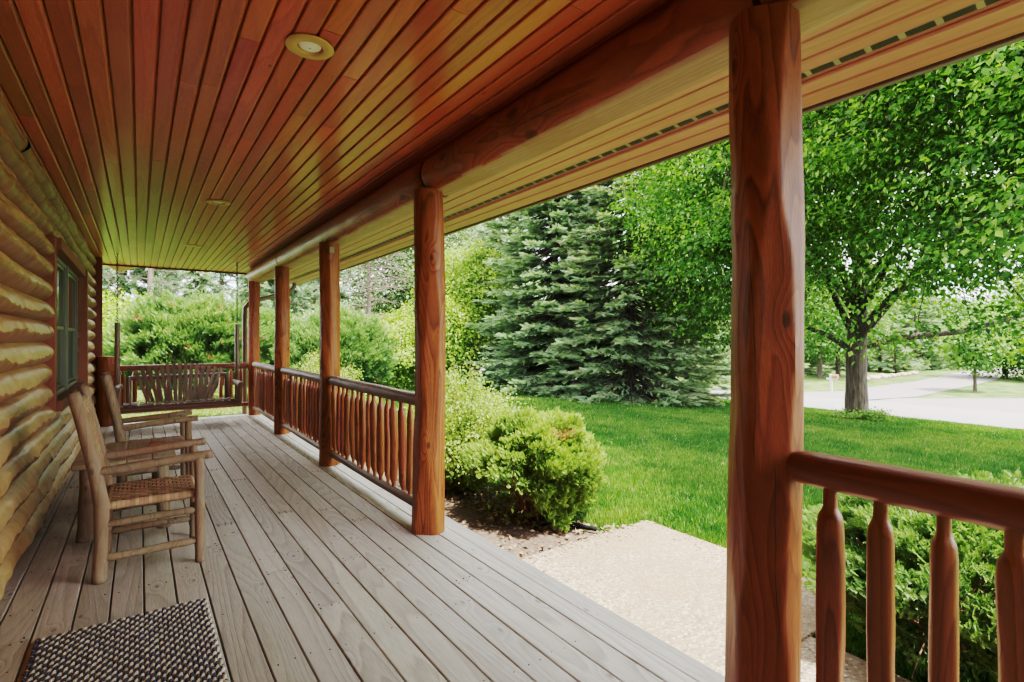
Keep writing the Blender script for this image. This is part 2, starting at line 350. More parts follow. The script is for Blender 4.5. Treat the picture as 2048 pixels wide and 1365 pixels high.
def mat_lawn():
    m, nt, out = newmat('lawn_soil'); T = NT(nt); tc = T.n('ShaderNodeTexCoord')
    a = T.noise(tc.outputs['Object'], .35, 4, .6); b_ = T.noise(tc.outputs['Object'], 45, 3, .7)
    c = T.mix(T.ramp(a, [(.35, (0, 0, 0)), (.65, (1, 1, 1))]), (.014, .045, .006), (.024, .07, .010))
    c = T.mix(T.math('MULTIPLY', T.ramp(b_, [(.35, (0, 0, 0)), (.7, (1, 1, 1))]), .6), c, (.04, .09, .015))
    sp = T.n('ShaderNodeSeparateXYZ'); T.l(tc.outputs['Object'], sp.inputs[0])
    pale_sun = T.math('ADD', T.noise(tc.outputs['Object'], 1.3, 5, .65), T.math('MULTIPLY', T.math('MULTIPLY', T.math('GREATER_THAN', sp.outputs[1], 10.8), T.math('LESS_THAN', sp.outputs[0], 4.0)), .25))  # pale patches, plus sunlight painted into the ground past the porch end
    pale_sun = T.math('ADD', pale_sun, T.math('MULTIPLY', T.math('GREATER_THAN', sp.outputs[0], 23.0), .16))
    c = T.mix(T.math('MULTIPLY', T.ramp(pale_sun, [(.5, (0, 0, 0)), (.8, (1, 1, 1))]), .8), c, (.17, .20, .07))
    b = T.n('ShaderNodeBsdfPrincipled'); T.l(c, b.inputs['Base Color']); b.inputs['Roughness'].default_value = .9; b.inputs['Specular IOR Level'].default_value = .1
    bp = T.n('ShaderNodeBump'); bp.inputs['Distance'].default_value = .03; bp.inputs['Strength'].default_value = .8; T.l(b_, bp.inputs['Height']); T.l(bp.outputs[0], b.inputs['Normal'])
    T.l(b.outputs[0], out.inputs[0]); return m
def mat_aggregate():
    m, nt, out = newmat('exposed_aggregate'); T = NT(nt); tc = T.n('ShaderNodeTexCoord')
    v = T.n('ShaderNodeTexVoronoi'); v.inputs['Scale'].default_value = 58; T.l(tc.outputs['Object'], v.inputs['Vector'])
    sp = T.n('ShaderNodeSeparateColor'); T.l(v.outputs['Color'], sp.inputs[0])
    peb = T.ramp(sp.outputs[0], [(0, (.05, .035, .025)), (.15, (.15, .10, .065)), (.5, (.29, .215, .14)), (.8, (.38, .30, .21)), (1, (.52, .45, .35))])
    c = T.mix(T.ramp(v.outputs['Distance'], [(.3, (0, 0, 0)), (.75, (1, 1, 1))]), peb, (.21, .15, .095))
    n = T.noise(tc.outputs['Object'], 1.1, 4, .6)
    c = T.mix(T.math('MULTIPLY', T.ramp(n, [(.4, (0, 0, 0)), (.65, (1, 1, 1))]), .7), c, (.22, .135, .07))
    b = T.n('ShaderNodeBsdfPrincipled'); T.l(c, b.inputs['Base Color']); b.inputs['Roughness'].default_value = .8
    bp = T.n('ShaderNodeBump'); bp.inputs['Distance'].default_value = .004; bp.inputs['Strength'].default_value = .7
    T.l(T.math('MULTIPLY', v.outputs['Distance'], -1), bp.inputs['Height']); T.l(bp.outputs[0], b.inputs['Normal'])
    T.l(b.outputs[0], out.inputs[0]); return m
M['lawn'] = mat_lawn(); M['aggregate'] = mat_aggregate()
M['road'] = plain('pale_asphalt', (.20, .178, .168), .85, var=.10, scale=3, detail=6)
M['road2'] = plain('pinkish_asphalt', (.17, .145, .135), .85, var=.10, scale=3, detail=6)
M['mulch'] = plain('mulch_soil', (.09, .055, .035), .95, var=.6, scale=28, bump=1, bscale=45)
def mat_glass():
    m, nt, out = newmat('window_glass'); T = NT(nt)
    b = T.n('ShaderNodeBsdfPrincipled'); b.inputs['Base Color'].default_value = (.018, .024, .022, 1); b.inputs['Roughness'].default_value = .03
    b.inputs['Specular IOR Level'].default_value = .8; b.inputs['Coat Weight'].default_value = .6; b.inputs['Coat Roughness'].default_value = .02
    T.l(b.outputs[0], out.inputs[0]); return m
M['glass'] = mat_glass()
M['screen'] = plain('insect_screen', (.035, .05, .042), .5, spec=.6, var=.05)

# ------------------------------------------------------------------ ground shape
def gz(x):
    x = np.asarray(x, float)
    return -.24 - .04 * (np.clip(x, 4, 24) - 4)
YAW = R(35.6); SN, CS = math.sin(YAW), math.cos(YAW); FPX = 1040.0
def at(px, d):
    """point of the ground plan seen in photo column px at depth d"""
    lat = (px - 1024) / FPX * d
    return d * SN + lat * CS, d * CS - lat * SN

# ------------------------------------------------------------------ SETTING: ground
xs = np.unique(np.r_[-400, -150, -60, np.arange(-20, 4, 2), np.arange(4, 26, 1.0), 30, 40, 60, 90, 150, 400])
ys = np.unique(np.r_[-400, -150, -60, -30, np.arange(-12, 30, 1.5), 40, 60, 90, 150, 400])
X, Y = np.meshgrid(xs, ys); Z = gz(X)
V = np.stack([X, Y, Z], -1).reshape(-1, 3); nx = len(xs)
i = np.arange(len(ys) - 1)[:, None] * nx; j = np.arange(nx - 1)[None]
F = np.stack([i + j, i + j + 1, i + nx + j + 1, i + nx + j], -1).reshape(-1, 4)
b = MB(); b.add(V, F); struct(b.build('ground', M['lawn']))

def sheet(name, poly, mat, dz, res=1.0, thick=None):
    """quad strip sheet from two edge polylines following the ground"""
    A, B = np.array(poly[0], float), np.array(poly[1], float); n = len(A); k = 12
    V = []
    for q in range(k + 1):
        P = A + (B - A) * q / k; V.append(np.c_[P, gz(P[:, 0]) + dz])
    V = np.stack(V, 1).reshape(-1, 3)
    F = [(a * (k + 1) + c, (a + 1) * (k + 1) + c, (a + 1) * (k + 1) + c + 1, a * (k + 1) + c + 1) for a in range(n - 1) for c in range(k)]
    b = MB(); b.add(V, np.array(F)); return struct(b.build(name, mat, smooth=False))
yy = np.linspace(-60, 90, 60)
wob = .12 * np.sin(yy * .21)
sheet('road', (np.c_[17.3 + wob, yy], np.c_[23.2 + wob, yy]), M['road'], .012)
sheet('side_road', ([(23.25, -30), (23.25, 4), (23.25, 8.6)], [(60, -40), (31.5, 4), (25.6, 8.3)]), M['road2'], .008)
sheet('driveway', ([(23.3, 12.2), (27, 10.9), (37, 11.0), (60, 13)], [(23.3, 8.7), (27, 8.0), (37, 8.3), (60, 9.5)]), M['road2'], .016)
# slab of exposed aggregate at the steps
b = MB()
b.box(1.9, 3.66, 1.35, 3.06, -.34, -.20, ch=.008); b.box(1.9, 2.95, -.6, 1.349, -.34, -.20, ch=.008)
struct(b.build('patio_slab', M['aggregate'], smooth=False))
# mulch bed as a low irregular mound along the porch
bx = np.linspace(1.7, 3.75, 22); by = np.linspace(3.0, 12.5, 70)
X, Y = np.meshgrid(bx, by); edge = 3.2 + .25 * np.sin(Y * 1.1) + .1 * np.sin(Y * 3.1) + np.clip((3.5 - Y), 0, 1) * .5
Xc = 1.7 + (X - 1.7) / 2.05 * (edge - 1.7)
Z = -.232 + .05 * np.clip((edge - Xc) * 2.0, 0, 1) * (1 + .5 * vn3(np.c_[Xc.ravel(), Y.ravel(), 0 * Y.ravel()], 3, 5).reshape(Y.shape)); Z[0] = -.26; Z[:, -1] = -.26
V = np.stack([Xc, Y, Z], -1).reshape(-1, 3); nx = len(bx)
i = np.arange(len(by) - 1)[:, None] * nx; j = np.arange(nx - 1)[None]
F = np.stack([i + j, i + j + 1, i + nx + j + 1, i + nx + j], -1).reshape(-1, 4)
b = MB(); b.add(V, F); struct(b.build('mulch_bed', M['mulch']))
def bed_edge(y): return 3.2 + .25 * np.sin(y * 1.1) + .1 * np.sin(y * 3.1) + np.clip((3.5 - y), 0, 1) * .5

# ------------------------------------------------------------------ deck
YN, YF = -4.0, 10.9           # near / far end of the porch
WX = -.585                    # face of the log wall
def boards(b, x0, x1, pitch, gap, y0, y1, z0, z1, seed, seg=3.6, joint=.003, ch=.003, ends=None):
    g = random.Random(seed); x = x0; joints = []
    while x < x1 - .02:
        w = min(pitch - gap, x1 - x); y = y0; first = g.uniform(.6, seg)
        while y < y1:
            e = min(y1, y + (first if y == y0 else seg * g.uniform(.75, 1.15)))
            if y1 - e < .4: e = y1
            dz = g.uniform(-.0012, .0012)
            b.box(x, x + w, y, e - joint, z0 + dz, z1 + dz, rnd=g.random() * 3, ch=ch)
            if e < y1: joints.append((x, x + w, e))
            y = e
        x += pitch
    return joints
b = MB()
jn = boards(b, -.70, 1.86, .1445, .0075, YN, YF, -.036, 0, 3)
b.box(1.862, 1.985, YN, YF, -.04, -.001, rnd=.7, ch=.006)
b.box(1.94, 1.97, YN, YF, -.30, -.045, rnd=.3)
b.box(-.7, 1.97, YF - .05, YF - .012, -.30, -.045, rnd=.9)
deck = struct(b.build('deck', M['deck'], smooth=False))
b = MB()
g = random.Random(5)
for (x0, x1, y) in jn:
    for dx in (.025, .075, .115):
        for s in (-1, 1):
            if g.random() < .75: b.tube([(x0 + dx + g.uniform(-.008, .008), y + s * .022 + g.uniform(-.006, .006), -.002), (x0 + dx, y + s * .022, .0016)], .0042, 6)
for k in range(17):
    for yj in np.arange(YN + .3, YF, .61):
        for dx in (.03, .108):
            if g.random() < .8:
                xx = -.70 + k * .1445 + dx + g.uniform(-.01, .01); y_ = yj + g.uniform(-.015, .015)
                b.tube([(xx, y_, -.002), (xx, y_, .0015)], .0036, 6)
o = b.build('nail_head', M['nail'], deck); o['kind'] = 'stuff'
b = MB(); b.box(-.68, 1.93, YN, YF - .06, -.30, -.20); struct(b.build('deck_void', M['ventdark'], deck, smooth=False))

# ------------------------------------------------------------------ the cabin
cabin = thing('log_cabin', (-.6, 3, -.24), 'log cabin with hewn log wall, board ceiling and deep vented eave over the porch', 'log cabin')
CO = Vector((.6, -3, .24))
def cb(mb, name, mats, **k):
    o = mb.build(name, mats, cabin, **k); o.location = CO; return o
# log wall
ROW = .1725
def wall_seg(b, row, y0, y1, end0, end1, seed):
    ny = max(4, int((y1 - y0) / .014)); y = np.linspace(y0, y1, ny); nu = 19
    ur = .43 + .15 * vn1(y, seed * 3 + 1, 1.9) + .05 * vn1(y, seed * 3 + 2, 9) - .06 * np.abs(np.sin(y * 17 + 7 * vn1(y, seed + 77, 1.7))) + .03
    ur = np.clip(ur, .16, .74)
    B = .074 + .013 * vn1(y, seed * 5 + 3, 1.6) + .006 * vn1(y, seed * 5 + 4, 9)
    if end0: B = B * np.clip(.45 + (y - y0) / .05, 0, 1) ** .5
    if end1: B = B * np.clip(.45 + (y1 - y) / .05, 0, 1) ** .5
    YY = np.repeat(y[:, None], nu, 1); UR = ur[:, None]
    U = np.hstack([np.sin(np.linspace(0, np.pi / 2, 9))[None] * UR, UR + (1 - UR) * np.linspace(.1, 1, 10)[None]])
    lo = np.sin(np.pi / 2 * np.clip(U / UR, 0, 1)) ** .75
    hi = 1 - .22 * np.clip((U - UR) / (1 - UR), 0, 1) - .78 * np.clip((U - UR) / (1 - UR), 0, 1) ** 3.2
    # scalloped drawknife facets on the upper face
    sc = vn3(np.c_[YY.ravel() * 13, U.ravel() * 3 + seed, 0 * U.ravel()], 11, 1.0).reshape(U.shape)
    prof = np.where(U < UR, lo, hi) + .07 * sc * np.where(U < UR, .35, 1) * np.sin(np.pi * U)
    Xp = -.655 + B[:, None] * np.clip(prof, 0, 1.3)
    zc = row * ROW + ROW * U + .006 * vn1(y, seed + 9, 1.3)[:, None] * np.sin(np.pi * U)
    V = np.stack([Xp, YY, zc], -1).reshape(-1, 3)
    i = np.arange(ny - 1)[:, None] * nu; j = np.arange(nu - 1)[None]
    FF = np.stack([i + j, i + nu + j, i + nu + j + 1, i + j + 1], -1); k0 = b.n
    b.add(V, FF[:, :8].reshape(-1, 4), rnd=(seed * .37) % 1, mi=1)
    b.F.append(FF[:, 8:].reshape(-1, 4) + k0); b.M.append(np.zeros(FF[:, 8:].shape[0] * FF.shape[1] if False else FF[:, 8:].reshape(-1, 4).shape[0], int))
    if end1 or end0:
        for e, ii in ((end0, 0), (end1, ny - 1)):
            if e:
                k = len(V); P = V.reshape(ny, nu, 3)[ii]; Q = P.copy(); Q[:, 0] = -.70
                b.add(np.vstack([P, Q]), np.array([(a, a + 1, nu + a + 1, nu + a) for a in range(nu - 1)]), rnd=(seed * .37) % 1)
W0, W1 = 5.86, 8.26
b = MB()
for r in range(16):
    zc = (r + .5) * ROW
    if .86 < zc < 2.24:
        wall_seg(b, r, YN, W0, False, True, r * 2 + 1); wall_seg(b, r, W1, YF - .02, True, True, r * 2 + 2)
    else:
        # butt joint somewhere along the row
        yj = 1.0 + (r * 2.37) % 8
        wall_seg(b, r, YN, yj, False, False, r * 2 + 1); wall_seg(b, r, yj + .004, YF - .02, False, True, r * 2 + 2)
b.box(-.72, -.657, YN, W0 - .11, -.3, 2.77); b.box(-.72, -.657, W1 + .11, YF - .1, -.3, 2.77); b.box(-.72, -.657, W0 - .11, W1 + .11, -.3, .84); b.box(-.72, -.657, W0 - .11, W1 + .11, 2.26, 2.77)
b.box(-9, -.73, YF - .1, YF - .05, -.3, 3.4)
b.box(-.66, -.60, YN, YF - .05, -.3, .001)
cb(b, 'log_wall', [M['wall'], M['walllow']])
b = MB(); b.box(-.69, -.50, YF - .02, YF + .06, 0, 2.755, ch=.004); cb(b, 'corner_board', M['trimwood'], smooth=False)
b = MB(); b.box(-.66, -.57, YF - .28, YF - .18, 2.4, 2.41); 
# ceiling of beaded boards
b = MB()
g = random.Random(11); x = -.70; pitch = .0965
def ceil_board(b, x, w, y0, y1, z, rnd, ch=.015, dp=.012, th=.02):
    # cross-section with chamfered lower edges: the pale bead lines come from the light on them
    prof = [(x, z + th), (x, z + dp), (x + .002, z + .002), (x + .006, z), (x + w - ch, z), (x + w - ch * .7, z + dp * .1), (x + w, z + dp), (x + w, z + th)]
    V = [(p[0], y, p[1]) for y in (y0, y1) for p in prof]; n = len(prof)
    F = [(k, k + 1, n + k + 1, n + k) for k in range(n - 1)]
    b.add(V, np.array(F), rnd); b.add(V[:n], [tuple(range(n))], rnd); b.add(V[n:], [tuple(range(n))[::-1]], rnd)
while x < 1.93:
    y = YN; first = g.uniform(.8, 4.2)
    while y < 11.8:
        e = min(11.8, y + (first if y == YN else g.uniform(3.2, 4.6)))
        if 11.8 - e < .5: e = 11.8
        ceil_board(b, x, pitch - .003, y, e - .003, 2.757 + g.uniform(0, .001), g.random() * 3)
        y = e
    x += pitch
b.box(-.72, 1.95, YN, 11.8, 2.779, 2.80)
cb(b, 'ceiling', M['ceil'], smooth=False)
b = MB(); b.box(-.62, 1.90, 11.802, 11.85, 2.735, 2.82, ch=.004); cb(b, 'ceiling_end_trim', M['darkwood'], smooth=False)
# soffit
def sz(x): return 2.70 - .25 * (x - 1.85)
b = MB(); g = random.Random(4)
def soff(b, x0, x1, y0, y1, rnd, mi=0, lift=0):
    c = .006; d = .007
    prof = [(x0, .022), (x0, d), (x0 + c, 0), (x1 - c, 0), (x1, d), (x1, .022)]
    V = [(p[0], y, sz(p[0]) + p[1] + lift) for y in (y0, y1) for p in prof]; n = len(prof)
    b.add(V, np.array([(k, k + 1, n + k + 1, n + k) for k in range(n - 1)]), rnd, mi)
YE = 11.35
xb = [1.90, 2.015, 2.108, 2.201, 2.294]
edges = [(1.90, 2.0135), (2.016, 2.1065), (2.109, 2.1995), (2.202, 2.2925), (2.295, 2.3685), (2.406, 2.420), (2.436, 2.508), (2.512, 2.604)]
for (x0, x1) in edges:
    y = YN
    while y < YE:
        e = min(YE, y + g.uniform(3.0, 4.2))
        if YE - e < .5: e = YE
        soff(b, x0, x1, y, e - .003, g.random() * 3); y = e
b.add([(1.85, YN, sz(1.85) + .022), (2.62, YN, sz(2.62) + .022), (2.62, YE, sz(2.62) + .022), (1.85, YE, sz(1.85) + .022)], [(0, 1, 2, 3)])
b.add([(2.421, YN, sz(2.421) + .016), (2.435, YN, sz(2.435) + .016), (2.435, YE, sz(2.435) + .016), (2.421, YE, sz(2.421) + .016)], [(0, 1, 2, 3)])
cb(b, 'soffit', M['soffit'], smooth=False)
# continuous strip vent: pale strip with groups of dark slots
b = MB()
x0, x1 = 2.369, 2.4055
b.add([(x0, YN, sz(x0) + .004), (x1, YN, sz(x1) + .004), (x1, YE, sz(x1) + .004), (x0, YE, sz(x0) + .004)], [(0, 1, 2, 3)])
y = YN + .05
while y < YE - .15:
    for k in range(9):
        a = x0 + .003 + k * .0035
        b.add([(a, y, sz(a) + .0025), (a + .0022, y, sz(a + .0022) + .0025), (a + .0022, y + .092, sz(a + .0022) + .0025), (a, y + .092, sz(a) + .0025)], [(0, 1, 2, 3)], mi=1)
    y += .115
cb(b, 'soffit_vent', [M['vent'], M['ventdark']], smooth=False)
b = MB(); b.box(2.606, 2.64, YN, YE, sz(2.62) - .008, sz(2.62) + .16, ch=.004); b.box(2.641, 2.72, YN, YE, sz(2.62) + .05, sz(2.62) + .165, ch=.02)
cb(b, 'fascia', M['brown_metal'], smooth=False)
b = MB(); b.add([(-.6, 11.86, 2.80), (.05, 11.86, 2.80), (-.3, 12.15, 2.66), (-.6, 12.4, 2.80), (.05, 12.4, 2.82)], [(0, 1, 2), (0, 2, 3), (2, 1, 4), (3, 2, 4)]); cb(b, 'soffit_return', M['soffit'], smooth=False)
# roof
b = MB()
def roofq(x0, z0, x1, z1, y0, y1, th):
    V = [(x, y, z + t) for t in (0, th) for (x, z) in ((x0, z0), (x1, z1)) for y in (y0, y1)]
    b.add(V, [(0, 1, 3, 2), (4, 6, 7, 5), (0, 4, 5, 1), (2, 3, 7, 6), (0, 2, 6, 4), (1, 5, 7, 3)])
roofq(2.70, 2.675, -4.8, 4.85, YN - .5, 11.9, .05); roofq(-4.8, 4.85, -10, 3.3, YN - .5, 11.9, .05)
cb(b, 'roof', M['shingle'], smooth=False)
b = MB(); b.box(-9, 2.6, YN - .4, YN - .3, -.3, 2.8); b.box(-9.1, -9, YN - .4, YF, -.3, 3.2); cb(b, 'end_wall', M['wall'], smooth=False)
# window with two units
win = bpy.data.objects.new('window', None); COL.objects.link(win); win.parent = cabin; win.location = CO
zb, zt = .8625, 2.2425
b = MB()
b.box(-.70, -.572, W0 - .12, W0, zb - .06, zt + .02, rnd=.3, ch=.004); b.box(-.70, -.525, W1, W1 + .12, zb - .06, zt + .02, rnd=.8, ch=.004)
b.box(-.70, -.54, W0 + .002, W1 - .002, zt - .07, zt + .03, rnd=1.3, ch=.004); b.box(-.70, -.535, W0 + .002, W1 - .002, zb - .075, zb + .02, rnd=1.9, ch=.004)
b.build('casing', M['trimwood'], win, smooth=False)
ym = (W0 + W1) / 2
b = MB(); fx0, fx1 = -.685, -.615
for (a, c) in ((W0 + .003, ym - .025), (ym + .025, W1 - .003)):
    b.box(fx0, fx1, a, a + .035, zb + .022, zt - .072, ch=.003); b.box(fx0, fx1, c - .035, c, zb + .022, zt - .072, ch=.003)
    b.box(fx0, fx1, a + .036, c - .036, zb + .022, zb + .06, ch=.003); b.box(fx0, fx1, a + .036, c - .036, zt - .11, zt - .072, ch=.003)
b.box(fx0, fx1 + .012, ym - .024, ym + .024, zb + .022, zt - .072, ch=.003)
b.build('frame', M['vinyl'], win, smooth=False)
for (a, c) in ((W0 + .04, ym - .062), (ym + .062, W1 - .04)):
    for (z0, z1, xo) in ((zb + .062, 1.535, -.672), (1.50, zt - .112, -.652)):
        b = MB(); t = .032
        b.box(xo, xo + .022, a, a + t, z0, z1); b.box(xo, xo + .022, c - t, c, z0, z1); b.box(xo, xo + .022, a + t + .001, c - t - .001, z0, z0 + t); b.box(xo, xo + .022, a + t + .001, c - t - .001, z1 - t, z1)
        s = b.build('sash', M['vinyl'], win, smooth=False)
        b = MB(); b.box(xo + .006, xo + .012, a + t, c - t, z0 + t, z1 - t); b.build('pane', M['glass'] if z0 > 1.4 else M['screen'], s, smooth=False)

# ------------------------------------------------------------------ posts, beams, rails
PX = 1.735; PY = [-1.50, .945, 3.47, 5.96, 8.33, 10.72]
PLAB = {1: 'large hewn log post beside the nearest railing, standing at the open steps', 2: 'log post between the open steps and the first railing bay beyond them',
        3: 'third log post of the row, carrying a small grey box at its top', 4: 'fourth log post of the row, one short of the corner', 5: 'log corner post at the far end of the porch beside the downspout', 0: 'log post behind the camera carrying the railing'}
for k in range(1, 6):
    t = thing('log_post', (PX, PY[k], 0), PLAB[k], 'post', 'peeled log posts along the porch edge')
    b = MB(); rr = {1: .122, 2: .121, 3: .118, 4: .116, 5: .108}[k]
    zz = np.linspace(0, 2.49, 90); sway = .012 * vn1(zz, k, .7)
    b.tube(np.c_[sway, .01 * vn1(zz, k + 50, .6), zz], rr * (1 - .10 * zz / 2.5 + .025 * vn1(zz, k * 9, 1.1)), 64, namp=.014, seed=k * 3 + 1, facets=7, fdepth=.13)
    g_ = random.Random(k)
    for q in range(3):
        z0_ = g_.uniform(0, 1.5); b.crack((0, 0, z0_), (0, 0, z0_ + g_.uniform(.4, .9)), rr * .985, math.radians(g_.uniform(180, 290)), .0016, k * 5 + q, ax='Z')
    b.build('shaft', [M['post'], M['ventdark']], t, angle=38)
    if k == 3:
        b = MB(); b.box(-.035, .02, -.128, -.108, 2.36, 2.43, ch=.004); b.build('junction_box', M['vent'], t, smooth=False)
BL = [(YN, .93, 'near log beam reaching over the big post at the railing'), (.955, 3.46, 'log beam spanning the open steps'),
      (3.485, 8.32, 'long log beam over the two middle railing bays'), (8.345, 11.0, 'short log beam over the last railing bay by the corner')]
for k, (y0, y1, lab) in enumerate(BL):
    y = np.linspace(y0, y1, int((y1 - y0) / .03)); seg = 48
    th = np.linspace(0, 2 * np.pi, seg, endpoint=False)
    endt = np.clip((y - y0) / .03, 0, 1) * np.clip((y1 - y) / .03, 0, 1); endt = .93 + .07 * endt
    r = .160 * (1 + .035 * vn1(y, k + 40, .9) + .02 * vn1(y, k + 60, 3.5)) * endt
    P = np.stack([np.cos(th)[None] + 0 * y[:, None], np.sin(th)[None] + 0 * y[:, None], y[:, None] * 3 + 0 * th[None]], -1).reshape(-1, 3)
    rr = r[:, None] * (1 + .02 * vn3(P, k + 3, 1.4).reshape(len(y), seg))
    x_ = rr * np.cos(th); z_ = rr * np.sin(th); zc = -.135 + .004 * vn1(y, k + 90, 1.2)[:, None]
    zc2 = np.maximum(z_, zc)
    zc2 = np.minimum(zc2, .1445)
    V = np.stack([x_, y[:, None] + 0 * x_ - (y0 + y1) / 2, zc2 + .0], -1).reshape(-1, 3)
    n = len(y); i = np.arange(n - 1)[:, None] * seg; j = np.arange(seg)[None]; j2 = (j + 1) % seg
    F = np.stack([i + j, i + seg + j, i + seg + j2, i + j2], -1).reshape(-1, 4)
    zf = V[F][:, :, 2].max(1); isb = zf < -.125
    b = MB(); b.add(V, F[~isb]); Vn = V
    b.n -= len(V); b.n += 0
    b = MB(); b.V.append(V); b.A.append(np.zeros(len(V))); b.n = len(V)
    b.F.append(F[~isb]); b.M.append(np.zeros((~isb).sum(), int)); b.F.append(F[isb]); b.M.append(np.ones(isb.sum(), int))
    for e in (0, n - 1): b.F.append(np.array([e * seg + np.arange(seg)])); b.M.append(np.zeros(1, int))
    for q in range(int((y1 - y0) * .8)):
        ya = random.Random(k * 9 + q).uniform(y0, y1 - .8) - (y0 + y1) / 2; b.crack((0, ya, 0), (0, ya + .75, 0), .169, math.radians(random.Random(q).choice([188, 205, 221])), .002, k * 4 + q, mi=2)
    o = b.build('log_beam', [M['beam'], M['beamflat'], M['ventdark']], None, angle=50); o.location = (1.81, (y0 + y1) / 2, 2.612)
    tag(o, lab, 'beam', 'log beams on top of the posts')

# balusters: four shared meshes
BAL = []
for v in range(5):
    b = MB(); L = .80
    z = np.array([0, .02, .05, .075, .12, .4, .63, .665, .69, .76, L]); rad = np.array([.014, .015, .018, .030, .034, .0355, .034, .031, .019, .018, .018]) * (1 + .04 * (v - 2))
    zz = np.r_[np.linspace(0, .12, 9), np.linspace(.14, .63, 24), np.linspace(.645, .70, 8), np.linspace(.73, L, 3)]
    b.tube(np.c_[.007 * vn1(zz, v, 3), .007 * vn1(zz, v + 9, 3), zz], np.interp(zz, z, rad), 20, namp=.06, seed=v + 3, facets=5, fdepth=.16)
    o = b.build('baluster', M['bal']); BAL.append(o.data); bpy.data.objects.remove(o)
def railing(x0, y0, x1, y1, zt, label, mat, n, r=.052, zb=.14, first=.12, tilt=0, low=True):
    L = math.hypot(x1 - x0, y1 - y0); t = thing('porch_railing', (x0, y0, 0), label, 'railing', 'log railings between the porch posts', math.atan2(y1 - y0, x1 - x0) - math.pi / 2)
    b = MB(); yy = np.linspace(0, L, 60); s = int(L * 100) + int(abs(y0) * 10)
    b.tube(np.c_[.008 * vn1(yy, s, .8), yy, zt - r + .010 * vn1(yy, s + 1, .7) + tilt * (1 - yy / L)], r * (1 + .05 * vn1(yy, s + 2, 1.1)) * (1 - .25 * np.exp(-yy / .02) - .25 * np.exp(-(L - yy) / .02)), 32, namp=.02, seed=s, facets=7, fdepth=.05)
    if tilt == 0 and r > .053: b.crack((0, .9, zt - r), (0, L - .02, zt - r), r * 1.055, math.radians(208), .0042, 5)
    b.build('top_rail', [mat, M['ventdark']], t, angle=40)
    b = MB(); b.tube(np.c_[.005 * vn1(yy, s + 5, .8), yy, zb + .006 * vn1(yy, s + 6, .9)], .040 * (1 + .05 * vn1(yy, s + 7, 1.3)), 24, namp=.03, seed=s + 4, facets=6, fdepth=.08)
    b.build('bottom_rail', mat, t, angle=40)
    g = random.Random(s); top = zt - r - .005 - (zb + .02)
    for k in range(n):
        o = bpy.data.objects.new('baluster', BAL[g.randrange(5)]); COL.objects.link(o); o.parent = t
        o.location = (g.uniform(-.006, .006), first + (L - 2 * first) * k / (n - 1) + g.uniform(-.008, .008), zb + .015)
        o.scale = (1.0 + g.uniform(-.08, .08),) * 2 + ((top + .02 + (tilt * (1 - k / n))) / .80,); o.rotation_euler = (g.uniform(-.012, .012), g.uniform(-.012, .012), g.uniform(0, 6.28))
    return t
railing(PX, PY[0] + .1, PX, PY[1] - .09, 1.045, 'reddish log railing beside the big near post, cut by the frame at its other end', M['rail'], 15, .054)
railing(PX, PY[2] + .09, PX, PY[3] - .09, 1.0, 'first log railing bay beyond the open steps, greying on top', M['railgrey'], 15)
railing(PX, PY[3] + .09, PX, PY[4] - .09, 1.0, 'middle log railing bay between the third and fourth posts', M['railgrey'], 15)
railing(PX, PY[4] + .09, PX, PY[5] - .09, 1.0, 'last log railing bay running to the corner post', M['railgrey'], 15)
railing(1.64, 10.78, -.34, 10.78, .98, 'end railing across the porch behind the swing', M['rail'], 12, .05, zb=.20)
t = thing('stub_post', (-.44, 10.76, 0), 'short thick log post at the wall corner where the end railing starts', 'post')
b = MB(); zz = np.linspace(0, 1.13, 30); b.tube(np.c_[0 * zz, 0 * zz, zz], .115, 40, namp=.01, seed=2, facets=7, fdepth=.06); b.build('shaft', M['post'], t, angle=35)

# recessed lights
def mk_light(loc, label):
    t = thing('recessed_light', loc, label, 'ceiling light', 'round recessed lights in the porch ceiling')
    b = MB(); n = 48; th = np.linspace(0, 2 * np.pi, n, endpoint=False)
    prof = [(.106, 0), (.108, -.004), (.104, -.007), (.060, -.010), (.056, -.006), (.054, .012)]
    V = np.vstack([np.c_[r * np.cos(th), r * np.sin(th), 0 * th + z] for r, z in prof])
    i = np.arange(len(prof) - 1)[:, None] * n; j = np.arange(n)[None]; j2 = (j + 1) % n
    b.add(V, np.stack([i + j, i + j2, i + n + j2, i + n + j], -1).reshape(-1, 4)); b.build('trim_ring', M['brass'], t)
    b = MB(); rr = np.array([.054, .048, .036, .02, .004]); zz = np.array([.006, -.001, -.005, -.007, -.008])
    V = np.vstack([np.c_[r * np.cos(th), r * np.sin(th), 0 * th + z] for r, z in zip(rr, zz)]); i = np.arange(4)[:, None] * n
    b.add(V, np.stack([i + j, i + j2, i + n + j2, i + n + j], -1).reshape(-1, 4)); b.build('bulb', M['lamp'], t)
    return t
l0 = mk_light((.64, 2.5, 2.756), 'large looking brass rimmed recessed light, nearest of the three in the ceiling')
for yl, lab in ((5.85, 'middle recessed light of the three in the ceiling'), (8.78, 'farthest recessed light, in front of the swing')):
    c = copy_tree(l0); c.location = (.63, yl, 2.756); c['label'] = lab

# downspout
b = MB()
p = [(2.52, 11.05, 2.60), (2.52, 11.05, 2.46), (2.47, 11.05, 2.38), (2.38, 11.05, 2.34), (1.86, 11.03, 2.17), (1.70, 11.02, 2.10), (1.63, 11.01, 2.0), (1.62, 11.0, 1.85), (1.62, 11.0, -.1), (1.66, 11.02, -.2)]
b.tube(p, .042, 16, namp=0); b.tube([(1.62, 11.0, 1.86), (1.62, 11.0, 1.80)], .046, 16)
tag(b.build('downspout', M['brown_metal'], angle=60), 'brown metal downspout curving from the eave down behind the corner post', 'downspout')

